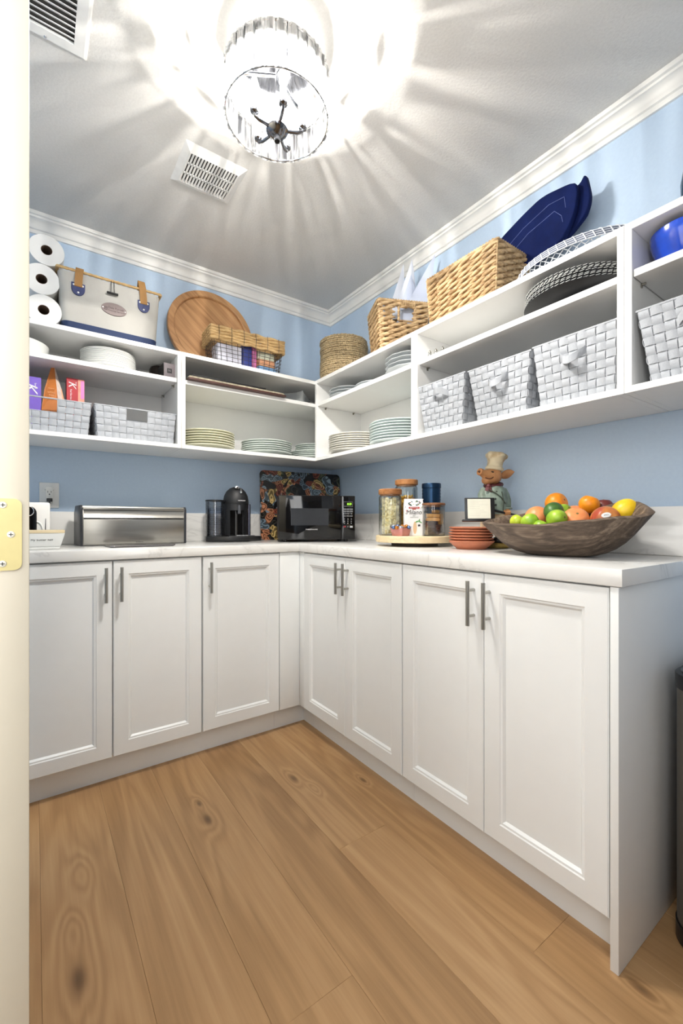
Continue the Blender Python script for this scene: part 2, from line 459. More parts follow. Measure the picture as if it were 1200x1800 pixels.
# ------------------------------------------------------------------ the room
CH = .914; CEILZ = 2.424; XL = -1.85; YF = -4.2
def struct(o): o['kind'] = 'structure'; return o
floor = struct(MB().box((-3.6, YF, -.05), (.0, 0, -.006)).build('floor', mat('dark_subfloor', rgb(60, 45, 32), .9)))
# planks, 19 cm wide, run towards the back wall
xs = [-.107-.19*k for k in range(0, 19)]
plank_cuts = {}
for k in range(-1, 18):
    x1 = -.107-.19*k; x0 = x1-.19
    x1 = min(x1, 0)
    ys = [YF]
    y = YF+random.uniform(.4, 2.0)
    if abs(x1+.297) < .01 or abs(x1+.487) < .01: y = YF+.55
    ys += {2: [-3.6, -1.867], 3: [-3.3, -1.337], 5: [-3.8, -1.66], 1: [-2.62], 4: [-2.75], 6: [-2.5], 7: [-3.0]}.get(k, [-2.4])
    ys.append(0)
    for a, b2 in zip(ys[:-1], ys[1:]):
        m_ = MB().box((x0+.0002, a+.0002, -.012), (x1-.0002, b2-.0002, random.uniform(-.0002, .0002)))
        m_.build('plank', OAK, floor, bevel=.0005, seg=1, smooth=0)
struct(MB().box((-3.6, YF, CEILZ), (0, 0, CEILZ+.05)).build('ceiling', CEIL, smooth=0))
struct(MB().box((-3.6, 0, 0), (.1, .1, CEILZ)).build('wall_back', WALL, smooth=0))
struct(MB().box((0, YF, 0), (.1, 0, CEILZ)).build('wall_right', WALL, smooth=0))
struct(MB().box((-3.6, YF-.1, 0), (.1, YF, CEILZ)).build('wall_front', mat('far_wall_taupe', rgb(118, 114, 108), .7), smooth=0))
wl = MB(); wl.box((XL-.11, -1.78, 0), (XL, 0, CEILZ)); wl.box((XL-.11, YF, 0), (XL, -2.72, CEILZ)); wl.box((XL-.11, -2.72, 2.06), (XL, -1.78, CEILZ))
struct(wl.build('wall_left', WALL, smooth=0))
struct(MB().box((-.70, YF, 0), (0, -2.46, CEILZ)).build('wall_shade_block', mat('shade_block_paint', rgb(150, 158, 168), .6), smooth=0))  # added out-of-view block that keeps the cabinet end panel in shade
struct(MB().box((-3.7, YF, 0), (-3.6, 0, CEILZ)).build('wall_hall', mat('hall_beige', rgb(170, 164, 154), .7), smooth=0))
# crown moulding: profile (distance from the wall, height) swept along both walls with a mitred corner
cp = [(0, 2.345), (.009, 2.345), (.012, 2.352), (.012, 2.360), (.019, 2.363), (.021, 2.369)]
for i in range(9):
    t = i/8; a = t*PI/2
    cp.append((.021+.024*(1-math.cos(a)), 2.369+.031*math.sin(a)))
cp += [(.046, 2.402), (.046, 2.408), (.055, 2.410), (.057, 2.416), (.057, CEILZ), (0, CEILZ)]
def crown(side, name):
    vs = []; n = len(cp)
    if side == 'A':
        vs = [(-d, -d, z) for d, z in cp]+[(XL, -d, z) for d, z in cp]
    elif side == 'B':
        vs = [(-d, -d, z) for d, z in cp]+[(-d, YF, z) for d, z in cp]
    else:
        vs = [(XL+d, 0, z) for d, z in cp]+[(XL+d, YF, z) for d, z in cp]
    fs = [(i, (i+1) % n, n+(i+1) % n, n+i) for i in range(n)]+[tuple(range(n)), tuple(range(n, 2*n))]
    struct(MB().add(vs, fs).build(name, TRIM, smooth=30))
crown('A', 'trim_1'); crown('B', 'trim_2'); crown('L', 'trim_3')
struct(MB().box((-.014, -2.458, 0), (0, -2.012, .09)).build('baseboard_right', TRIM, bevel=.003))
# the open door whose hinged edge stands at the left of the view
dr = bpy.data.objects.new('door_1', None); COL.objects.link(dr)
dr.location = (-1.645, -1.762, 0); dr.rotation_euler = (0, 0, math.radians(1.2)); struct(dr)
dm = MB().box((-.042, 0, .012), (0, .76, 2.04)).build('door_leaf', DOORW, dr, bevel=.0015)
for zc in (1.004, .24, 1.80):
    hp = [(-.060, -.0445), (-.060, .0445)]
    for k in range(5):
        a = PI/2-k*PI/8; hp.append((-.0156+.008*math.cos(a), .0365+.008*math.sin(a)))
    for k in range(5):
        a = -k*PI/8; hp.append((-.0156+.008*math.cos(a), -.0365+.008*math.sin(a)))
    m_ = MB(); m_.M = Matrix.Translation((0, 0, zc)); m_.prism([(max(p[0], -.042), p[1]) for p in hp][::-1], -.0022, .001, 'y')
    hg = m_.build('hinge_leaf', BRASS, dr, smooth=20)
    for (sx, sz) in ((-.0265, .0365), (-.0186, 0), (-.0268, -.0360)):
        q = MB(); q.M = Matrix.Translation((sx, -.0022, zc+sz)) @ Matrix.Rotation(PI/2, 4, 'X')
        q.lathe([(.0042, 0), (.0040, .0006), (0, .0009)], n=20)
        sc = q.build('screw', mat('nickel_screw', rgb(205, 200, 186), .35, 1), hg)
        q = MB(); q.box((sx-.0022, -.0034, zc+sz-.0005), (sx+.0022, -.0029, zc+sz+.0005)); q.box((sx-.0005, -.0034, zc+sz-.0022), (sx+.0005, -.0029, zc+sz+.0022))
        q.build('screw_slot', BLACK, hg, smooth=0)

# ------------------------------------------------------------------ base cabinets
FRONT = .570; KZ = .112; TOPZ = CH-.041
def door_mesh(w_, h_):
    # local: x 0..w, z 0..h, front at y = -.019; stepped frame around a recessed panel
    rings = [(0, 0), (0, -.0165), (.0025, -.019), (.052, -.019), (.055, -.0165), (.060, -.0155), (.066, -.0085), (.070, -.0085)]
    vs = []; fs = []
    for ins, y in rings:
        vs += [(ins, y, ins), (w_-ins, y, ins), (w_-ins, y, h_-ins), (ins, y, h_-ins)]
    for i in range(len(rings)-1):
        for k in range(4):
            fs.append((i*4+k, i*4+(k+1) % 4, (i+1)*4+(k+1) % 4, (i+1)*4+k))
    fs.append((3, 2, 1, 0)); e = (len(rings)-1)*4; fs.append((e, e+1, e+2, e+3))
    return vs, fs
def handle(parent, x, zc):
    q = MB(); q.cyl((x, -.019-.030, zc-.066), (x, -.019-.030, zc+.066), .006, n=16)
    for dz in (-.038, .038): q.cyl((x, -.0185, zc+dz), (x, -.019-.030, zc+dz), .0045, n=10)
    return q.build('handle', STEEL, parent, smooth=50)
def cabinet_door(th, side, a0, a1, hx, label=None):
    """side A: doors face -y, a0<a1 are x; side B: doors face -x, a0>a1 are y"""
    w_ = abs(a1-a0)
    vs, fs = door_mesh(w_, TOPZ-KZ-.004)
    d = MB().add(vs, fs).build('door', WHITE, th, smooth=20)
    L = th.location
    if side == 'A':
        d.location = (a0-L.x, -(FRONT-.019)-L.y, KZ-L.z)
    else:
        d.location = (-(FRONT-.019)-L.x, a0-L.y, KZ-L.z); d.rotation_euler = (0, 0, -PI/2)
    handle(d, hx, .780-KZ)
    return d
def base_unit(side, a0, a1, label, doors):
    mid = (a0+a1)/2
    th = thing('base_cabinet', label, 'cabinet', (mid, -.29, 0) if side == 'A' else (-.29, mid, 0))
    def bx(u0, u1, d0, d1, z0, z1):
        return MB().box((u0, -d1, z0), (u1, -d0, z1)) if side == 'A' else MB().box((-d1, u0, z0), (-d0, u1, z1))
    lo, hi = min(a0, a1), max(a0, a1)
    bx(lo+.0008, hi-.0008, .025, FRONT-.021, KZ-.004, TOPZ).build('carcass', WHITE, th, world=True, bevel=.001, seg=1)
    bx(lo, hi, .49, .508, 0, KZ-.006).build('toe_kick', WHITE, th, world=True)
    for d0, d1, hx in doors: cabinet_door(th, side, d0, d1, hx)
    return th
base_unit('A', -1.742, -1.050, 'white double door base cabinet under the bread box', [(-1.740, -1.397, .343-.023), (-1.392, -1.053, .025)])
base_unit('A', -1.050, -.677, 'white single door base cabinet under the coffee machine', [(-1.046, -.680, .027)])
base_unit('A', -1.850, -1.744, 'white narrow base cabinet filler at the far left behind the door', [])
base_unit('B', -.612, -1.3035, 'white double door base cabinet right of the inside corner, under the jars', [(-.614, -.955, .343-.028), (-.9575, -1.3015, .022)])
base_unit('B', -1.3045, -1.9885, 'white double door base cabinet under the wooden fruit bowl', [(-1.3065, -1.6475, .343-.034), (-1.650, -1.9865, .020)])
cf = thing('corner_cabinet', 'blind white corner cabinet with plain filler strips at the inside corner', 'cabinet', (-.3, -.3, 0))
MB().box((-.676, -FRONT+.002, KZ), (-FRONT+.002, -FRONT+.02, TOPZ)).build('filler_panel', WHITE, cf, True, bevel=.001)
MB().box((-FRONT+.002, -.6115, KZ), (-FRONT+.02, -FRONT+.002, TOPZ)).build('filler_panel', WHITE, cf, True, bevel=.001)
MB().box((-.676, -.508, 0), (-.508, -.49, KZ-.006)).build('toe_kick', WHITE, cf, True)
MB().box((-.508, -.6115, 0), (-.49, -.49, KZ-.006)).build('toe_kick', WHITE, cf, True)
ep = MB().box((-.572, -2.0085, 0), (-.002, -1.9905, TOPZ-.0005)).build('end_panel', WHITE, None, bevel=.001)
tag(ep, 'white tall end panel closing the right end of the base cabinets', 'panel')
# worktop and upstands
ct = MB().prism([(XL, -.0015), (XL, -.578), (-.578, -.578), (-.578, -2.018), (-.0015, -2.018), (-.0015, -.0015)], CH-.040, CH).build('countertop', QUARTZ, None, bevel=.0025)
tag(ct, 'white quartz l-shaped countertop with faint grey veins', 'countertop')
u1 = MB().box((XL, -.021, CH+.0005), (-.0225, -.0015, 1.069)).build('backsplash', QUARTZ, None, bevel=.001)
tag(u1, 'low quartz backsplash strip along the back wall behind the bread box', 'backsplash')
u2 = MB().box((-.021, -2.018, CH+.0005), (-.0015, -.0015, 1.069)).build('backsplash', QUARTZ, None, bevel=.001)
tag(u2, 'low quartz backsplash strip along the right wall behind the fruit bowl', 'backsplash')

# ------------------------------------------------------------------ open wall shelves
SB0, SB1, SM0, SM1, ST0, ST1, SD = 1.3695, 1.388, 1.680, 1.700, 1.809, 1.8285, .330
PINM = mat('nickel_pin', rgb(150, 146, 136), .3, 1)
def shelf_unit(side, a0, a1, label, lp=True, rp=True, capL=0):
    lo, hi = min(a0, a1)+.0006, max(a0, a1)-.0006
    mid = (lo+hi)/2
    th = thing('wall_shelf', label, 'shelf', (mid, -SD/2, SB0) if side == 'A' else (-SD/2, mid, SB0))
    def bx(u0, u1, d0, d1, z0, z1):
        return MB().box((u0, -d1, z0), (u1, -d0, z1)) if side == 'A' else MB().box((-d1, u0, z0), (-d0, u1, z1))
    T = .0178
    bx(lo+T, hi-T, .004, SD, SB0, SB1).build('bottom_panel', SHELFW, th, True, bevel=.0008, seg=1)
    bx(lo+T, hi-T, .004, SD, ST0, ST1).build('top_panel', SHELFW, th, True, bevel=.0008, seg=1)
    bx(lo, lo+T, .004, SD, SB0, ST1).build('side_panel', SHELFW, th, True, bevel=.0008, seg=1)
    bx(hi-T, hi, .004, SD, SB0, ST1).build('side_panel', SHELFW, th, True, bevel=.0008, seg=1)
    bx(lo+T, hi-T, .004, .012, SB1, ST0).build('back_panel', SHELFW, th, True)
    bx(lo+T+.002, hi-T-.002, .014, SD-.006, SM0, SM1).build('shelf', SHELFW, th, True, bevel=.0008, seg=1)
    for u, sgn in ((lo+T, 1), (hi-T, -1)):
        for d in (.07, .27):
            q = MB()
            if side == 'A':
                q.cyl((u, -d, SM0-.004), (u+sgn*.012, -d, SM0-.004), .003, n=8); q.box((u, -d-.004, SM0-.012), (u+sgn*.003, -d+.004, SM0-.0005))
            else:
                q.cyl((-d, u, SM0-.004), (-d, u+sgn*.012, SM0-.004), .003, n=8); q.box((-d-.004, u, SM0-.012), (-d+.004, u+sgn*.003, SM0-.0005))
            q.build('shelf_pin', PINM, th, True)
    return th
shelf_unit('A', XL+.002, -1.0725, 'white open wall shelf on the left, holding two grey woven trays')
shelf_unit('A', -1.0725, -.003, 'white open wall shelf at the back, ending in the corner, holding dinner plates')
shelf_unit('B', -.3305, -1.1245, 'white open wall shelf right of the corner, holding two plate stacks at the bottom')
shelf_unit('B', -1.1245, -1.9245, 'white open wall shelf on the right, holding three grey woven bins')
shelf_unit('B', -1.9245, -2.455, 'white open wall shelf at the right edge, holding the blue bowls')
# ------------------------------------------------------------------ ceiling lamp and vents
VENTW = mat('white_vent_metal', rgb(238, 238, 236), .4)
LX, LY = -1.06, -1.297
lamp = thing('ceiling_lamp', 'round chrome ceiling lamp with a drum of clear crystal panels and candle bulbs', 'lamp', (LX, LY, CEILZ))
def z(v): return v-CEILZ
MB().lathe([(.0, -.026), (.05, -.0255), (.062, -.018), (.064, 0)], n=40).build('canopy', CHROME, lamp, smooth=40)
MB().cyl((0, 0, -.02), (0, 0, z(2.175)), .006, n=14).build('stem', CHROME, lamp)
MB().lathe([(0, -.094), (.116, -.094), (.1185, -.0925), (.116, -.091), (0, -.091)], n=60).build('reflector_plate', DARKCHROME, lamp, smooth=40)
q = MB()
for k in range(3):
    a = .5+2*PI*k/3
    q.cyl((.004*math.cos(a), .004*math.sin(a), z(2.326)), (.147*math.cos(a), .147*math.sin(a), z(2.326)), .003, n=8)
q.build('spoke', CHROME, lamp)
def ring(r, zc, rr=.003):
    return MB().tube([(r*math.cos(2*PI*k/72), r*math.sin(2*PI*k/72), zc) for k in range(72)], rr, 8, True)
q = MB(); q.lathe([(.1425, z(2.287)), (.1435, z(2.287)), (.1435, z(2.326)), (.1425, z(2.326)), (.1425, z(2.287))], n=72, caps=False); q.build('light_stop_band', VENTW, lamp, smooth=40)  # band added inside the drum to hold steep bulb light off the ceiling
ring(.147, z(2.324), .0035).build('top_ring', CHROME, lamp)
ring(.147, z(2.201), .0022).build('bottom_ring', CHROME, lamp)
def crystal():
    m = bpy.data.materials.new('crystal'); m.use_nodes = True
    nt = m.node_tree; nt.nodes.clear(); L = nt.links.new
    out = node(nt, 'ShaderNodeOutputMaterial'); oi = node(nt, 'ShaderNodeObjectInfo')
    tc = node(nt, 'ShaderNodeTexCoord'); mp = node(nt, 'ShaderNodeMapping'); mp.inputs['Scale'].default_value = (1, 1, .10)
    L(tc.outputs['Object'], mp.inputs[0])
    ad = node(nt, 'ShaderNodeVectorMath', operation='ADD'); L(mp.outputs[0], ad.inputs[0]); L(oi.outputs['Random'], ad.inputs[1])
    nz = node(nt, 'ShaderNodeTexNoise'); nz.inputs['Scale'].default_value = 85; nz.inputs['Detail'].default_value = 1.5; L(ad.outputs[0], nz.inputs['Vector'])
    cr = ramp(nt, [(.43, (.10, .105, .12, 1)), (.50, (.45, .46, .47, 1)), (.58, (1, 1, 1, 1))]); L(nz.outputs[0], cr.inputs[0])
    tr = node(nt, 'ShaderNodeBsdfTransparent'); L(cr.outputs[0], tr.inputs[0])
    gl = node(nt, 'ShaderNodeBsdfGlossy'); gl.inputs['Roughness'].default_value = .06
    mx = node(nt, 'ShaderNodeMixShader'); mx.inputs[0].default_value = .14
    L(tr.outputs[0], mx.inputs[1]); L(gl.outputs[0], mx.inputs[2])
    # the cut glass scatters the light of the bulbs
    di = node(nt, 'ShaderNodeBsdfTranslucent'); di.inputs[0].default_value = (1, 1, 1, 1)
    mx2 = node(nt, 'ShaderNodeMixShader'); mx2.inputs[0].default_value = .08
    L(mx.outputs[0], mx2.inputs[1]); L(di.outputs[0], mx2.inputs[2])
    L(mx2.outputs[0], out.inputs[0])
    return m
CRY = crystal()
NP = 32
pw = 2*PI*.147/NP
q = MB(); hw = pw/2-.0012; zt, zb = z(2.3235), z(2.199)
poly = [(-hw, -.001), (hw, -.001), (hw, .002), (hw*.55, .0065), (-hw*.55, .0065), (-hw, .002)]
q.prism(poly[::-1], zb, zt)
cm = None
for k in range(NP):
    a = 2*PI*k/NP
    if cm is None:
        o = q.build('crystal_panel', CRY, lamp, smooth=0); cm = o.data
    else: o = place('crystal_panel', cm, lamp)
    o.location = (.147*math.cos(a), .147*math.sin(a), 0); o.rotation_euler = (0, 0, a-PI/2)
# hub and arms
MB().lathe([(0, z(2.150)), (.012, z(2.150)), (.031, z(2.162)), (.033, z(2.166)), (.031, z(2.170)), (.012, z(2.176)), (0, z(2.176))], n=36).build('hub', DARKCHROME, lamp, smooth=40)
MB().lathe([(0, z(2.135)), (.008, z(2.135)), (.009, z(2.139)), (.009, z(2.156))], n=20).build('finial', DARKCHROME, lamp)
BULB = bpy.data.materials.new('bulb_glass'); BULB.use_nodes = True
nt = BULB.node_tree; nt.nodes.clear()
out = node(nt, 'ShaderNodeOutputMaterial'); tr = node(nt, 'ShaderNodeBsdfTransparent'); em = node(nt, 'ShaderNodeEmission'); em.inputs[1].default_value = 7; em.inputs[0].default_value = (1, .97, .92, 1)
ads = node(nt, 'ShaderNodeAddShader'); nt.links.new(tr.outputs[0], ads.inputs[0]); nt.links.new(em.outputs[0], ads.inputs[1]); nt.links.new(ads.outputs[0], out.inputs[0])
CAND = mat('white_candle_sleeve', rgb(240, 240, 240), .4)
for k in range(5):
    a = math.radians(40+72*k); c, s_ = math.cos(a), math.sin(a)
    pts = [(.03*c, .03*s_, z(2.166)), (.06*c, .06*s_, z(2.164)), (.072*c, .072*s_, z(2.168)), (.074*c, .074*s_, z(2.176))]
    arm = MB().tube(pts, .005, 10).build('arm', DARKCHROME, lamp)
    q = MB(); q.lathe([(.006, z(2.174)), (.012, z(2.177)), (.013, z(2.182)), (.011, z(2.184))], (.074*c, .074*s_, 0), 20); q.build('cup', DARKCHROME, arm)
    q = MB(); q.lathe([(.0085, z(2.182)), (.0085, z(2.226))], (.074*c, .074*s_, 0), 16); q.build('candle_sleeve', CAND, arm)
    q = MB(); q.lathe([(.006, z(2.226)), (.0125, z(2.240)), (.0125, z(2.252)), (.007, z(2.272)), (.001, z(2.284)), (0, z(2.286))], (.074*c, .074*s_, 0), 16)
    q.build('bulb', BULB, arm)
    l = bpy.data.lights.new('bulb_light', 'POINT'); l.energy = LAMP_W; l.shadow_soft_size = .0035; l.color = LAMP_COL
    lo = bpy.data.objects.new('bulb_light', l); COL.objects.link(lo); lo.location = (LX+.074*c, LY+.074*s_, 2.252)

VENTW = mat('white_vent_metal', rgb(238, 238, 236), .4)
v1 = thing('ceiling_vent', 'white square exhaust vent on the ceiling beside the crystal lamp', 'vent', (-1.067, -.705, CEILZ))
ox, oy, ix, iy, d = .121, .113, .094, .080, -.016
q = MB()
q.add([(-ox,-oy,0),(ox,-oy,0),(ox,oy,0),(-ox,oy,0),(-ix,-iy,d),(ix,-iy,d),(ix,iy,d),(-ix,iy,d),(-ix,-iy,0),(ix,-iy,0),(ix,iy,0),(-ix,iy,0)],
      [(0,1,5,4),(1,2,6,5),(2,3,7,6),(3,0,4,7),(4,5,9,8),(5,6,10,9),(6,7,11,10),(7,4,8,11)])
q.build('vent_frame', VENTW, v1, smooth=0)
MB().box((-ix, -iy, -.002), (ix, iy, -.001)).build('vent_back', mat('vent_dark', rgb(48, 47, 45), .9), v1)
NS = 16; st = 2*ix/NS
sm = None
for k in range(NS+1):
    xx = -ix+st*k
    if sm is None:
        o = MB().box((-st*.28, -iy, d), (st*.28, iy, d+.004)).build('slat', VENTW, v1, smooth=0); sm = o.data
    else: o = place('slat', sm, v1)
    o.location = (xx, 0, 0)
for yy in (-iy/3, iy/3):
    MB().box((-ix, yy-.003, d), (ix, yy+.003, d+.004)).build('crossbar', VENTW, v1, smooth=0)
v2 = thing('ceiling_vent', 'white louvred air register on the ceiling at the upper left edge', 'vent', (-1.615, -1.075, CEILZ))
X0, X1, Y0, Y1, fw = -.105, .105, -.155, .155, .036
q = MB()
d = -.010
def fr(a, b): return [(X0+a, Y0+a, b), (X1-a, Y0+a, b), (X1-a, Y1-a, b), (X0+a, Y1-a, b)]
vs_ = fr(0, 0)+fr(.004, d*.7)+fr(.010, d)+fr(fw, d)+fr(fw, 0)
q.add(vs_, [(i*4+k, i*4+(k+1) % 4, (i+1)*4+(k+1) % 4, (i+1)*4+k) for i in range(4) for k in range(4)])
q.build('vent_frame', VENTW, v2, smooth=0)
MB().box((X0+fw, Y0+fw, -.002), (X1-fw, Y1-fw, -.001)).build('vent_back', mat('vent_dark_inside', rgb(70, 69, 66), .9), v2)
sm = None
for k in range(15):
    yy = Y0+fw+.008+k*.0168
    if sm is None:
        q = MB(); q.M = Matrix.Rotation(math.radians(35), 4, 'X'); q.box((X0+fw, -.0085, -.0010), (X1-fw, .0085, .0010))
        o = q.build('slat', VENTW, v2, smooth=0); sm = o.data
    else: o = place('slat', sm, v2)
    o.location = (0, yy, d+.0055)
for sy in (Y0+.015, Y1-.015):
    q = MB(); q.ell((0, sy, d-.0004), (.004, .004, .0018), 12, 6); q.build('screw', CHROME, v2)

# ------------------------------------------------------------------ baskets
def woven_bin(name, label, cat, loc, rz, tw, td, bw, bd, h, nx, ny, nz, group=None, cut=None, handle=False):
    """flat grey straps over and under one another on tapered walls; front faces -y, base at the origin"""
    th = thing(name, label, cat, loc, rz, group)
    rh = h/nz; amp = .0030; T = .0009
    def wall(t, zz):
        # t in [0, 2(nx+ny)) counted in cells round the rim from the front left corner
        f = zz/h; W = bw+(tw-bw)*f; D = bd+(td-bd)*f
        if t < nx: return Vector((-W/2+W*t/nx, -D/2, zz)), Vector((0, -1, 0))
        t -= nx
        if t < ny: return Vector((W/2, -D/2+D*t/ny, zz)), Vector((1, 0, 0))
        t -= ny
        if t < nx: return Vector((W/2-W*t/nx, D/2, zz)), Vector((0, 1, 0))
        t -= nx
        return Vector((-W/2, D/2-D*t/ny, zz)), Vector((-1, 0, 0))
    N = 2*(nx+ny); SUB = 4
    def ribbon(q, fr_):
        # fr_: list of (a, b, normal) edge pairs
        vs = []; fs = []
        for a, b, n in fr_:
            vs += [tuple(a+n*T), tuple(b+n*T), tuple(b-n*T), tuple(a-n*T)]
        for i in range(len(fr_)-1):
            for k in range(4): fs.append((i*4+k, i*4+(k+1) % 4, (i+1)*4+(k+1) % 4, (i+1)*4+k))
        fs.append((0, 1, 2, 3)); e = (len(fr_)-1)*4; fs.append((e+3, e+2, e+1, e))
        q.add(vs, fs)
    def sq(ph):
        s_ = math.sin(ph); return math.copysign(abs(s_)**.35, s_)
    c0, c1, crows = cut if cut else (99, -1, 0)
    for r in range(nz):
        z0, z1 = r*rh+.055*rh, (r+1)*rh-.055*rh
        broken = cut and r >= nz-crows
        rng = range(0, N*SUB+1)
        if broken: rng = range(c1*SUB, (N+c0)*SUB+1)
        fr_ = []
        for i in rng:
            t = (i/SUB) % N
            off = amp*sq(PI*(t+.0)+PI*(r % 2)+1e-6)
            pa, n = wall(t, z0); pb, _ = wall(t, z1)
            fr_.append((pa+n*off, pb+n*off, n))
        q = MB(); ribbon(q, fr_)
        q.build('horizontal_strap', WEAVE, th, smooth=50)
    for j in range(N):
        top = nz-crows if cut and c0 <= j < c1 else nz
        fr_ = []
        for i in range(top*SUB+1):
            zz = i/SUB*rh
            off = -amp*sq(PI*(i/SUB)+PI*(j % 2)+1e-6)
            pa, n = wall(j+.055, zz); pb, _ = wall(j+.945, zz)
            fr_.append((pa+n*off, pb+n*off, n))
        q = MB(); ribbon(q, fr_); q.build('vertical_strap', WEAVE, th, smooth=50)
    q = MB()
    e = .0015
    rim = [(-tw/2-e, -td/2-e, h), (tw/2+e, -td/2-e, h), (tw/2+e, td/2+e, h), (-tw/2-e, td/2+e, h)]
    q.tube(rim, .0032, 8, True); q.build('rim', WEAVE, th)
    q = MB(); q.box((-bw/2, -bd/2, 0), (bw/2, bd/2, .003)); q.build('base', WEAVE, th)
    if cut:
        xa, _ = wall(c0, h); xb, _ = wall(c1, h); zl = (nz-crows)*rh
        q = MB(); pa, _ = wall(c0, zl); pb, _ = wall(c1, zl)
        q.tube([(xa.x, xa.y-.001, h), (pa.x, pa.y-.001, zl), (pb.x, pb.y-.001, zl), (xb.x, xb.y-.001, h)], .0022, 6); q.build('handle_edge', WEAVE, th)
    if handle:
        q = MB(); hwid = .012
        up = handle == 'up'
        zc = h*.70 if up else h*.72
        pts = []
        for i in range(13):
            t = i/12; a = PI*t
            x_ = -.038+.076*t+(.004 if up else 0)
            yy = -(td/2+(bd/2-td/2)*(1-zc/h))-.003-.030*math.sin(a)
            zz = zc+(.014*math.sin(a) if up else -.026*math.sin(a))
            pts.append(Vector((x_, yy, zz)))
        fr_ = []
        for i, p in enumerate(pts):
            tl = Vector((0, -.25 if up else .1, 1)).normalized()
            n = Vector((0, -1, -.25 if up else .1)).normalized()
            fr_.append((p-tl*hwid, p+tl*hwid, n))
        ribbon(q, fr_); q.build('strap_handle', WEAVE, th, smooth=60)
    return th
GB = 'grey woven bins and trays'
BZ = SB1+.0005
woven_bin('woven_tray', 'grey woven strap tray holding the cereal boxes and orange bag', 'basket', (-1.622, -.185, BZ), 0, .356, .25, .330, .235, .137, 12, 8, 5, GB, (4, 8, 2))
woven_bin('woven_tray', 'grey woven strap tray with cutout handle standing empty beside the divider', 'basket', (-1.262, -.185, BZ), 0, .334, .25, .312, .235, .140, 11, 8, 5, GB, (4, 7, 2))
BG = 'tapered grey woven bins'
woven_bin('woven_bin', 'grey woven bin with upturned strap handle, nearest the corner of three', 'basket', (-.184, -1.258, BZ), -PI/2, .246, .27, .190, .23, .196, 9, 9, 8, BG, None, 'up')
woven_bin('woven_bin', 'grey woven bin with drooping strap handle, middle one of three', 'basket', (-.184, -1.522, BZ), -PI/2, .246, .27, .190, .23, .192, 9, 9, 8, BG, None, 'down')
woven_bin('woven_bin', 'grey woven bin with strap handle against the right divider, last of three', 'basket', (-.184, -1.779, BZ), -PI/2, .246, .27, .218, .23, .196, 9, 9, 8, BG, None, 'down')
woven_bin('woven_bin', 'grey woven bin below the blue bowls at the right edge', 'basket', (-.184, -2.075, BZ), -PI/2, .246, .27, .190, .23, .196, 9, 9, 8, BG, None, 'up')

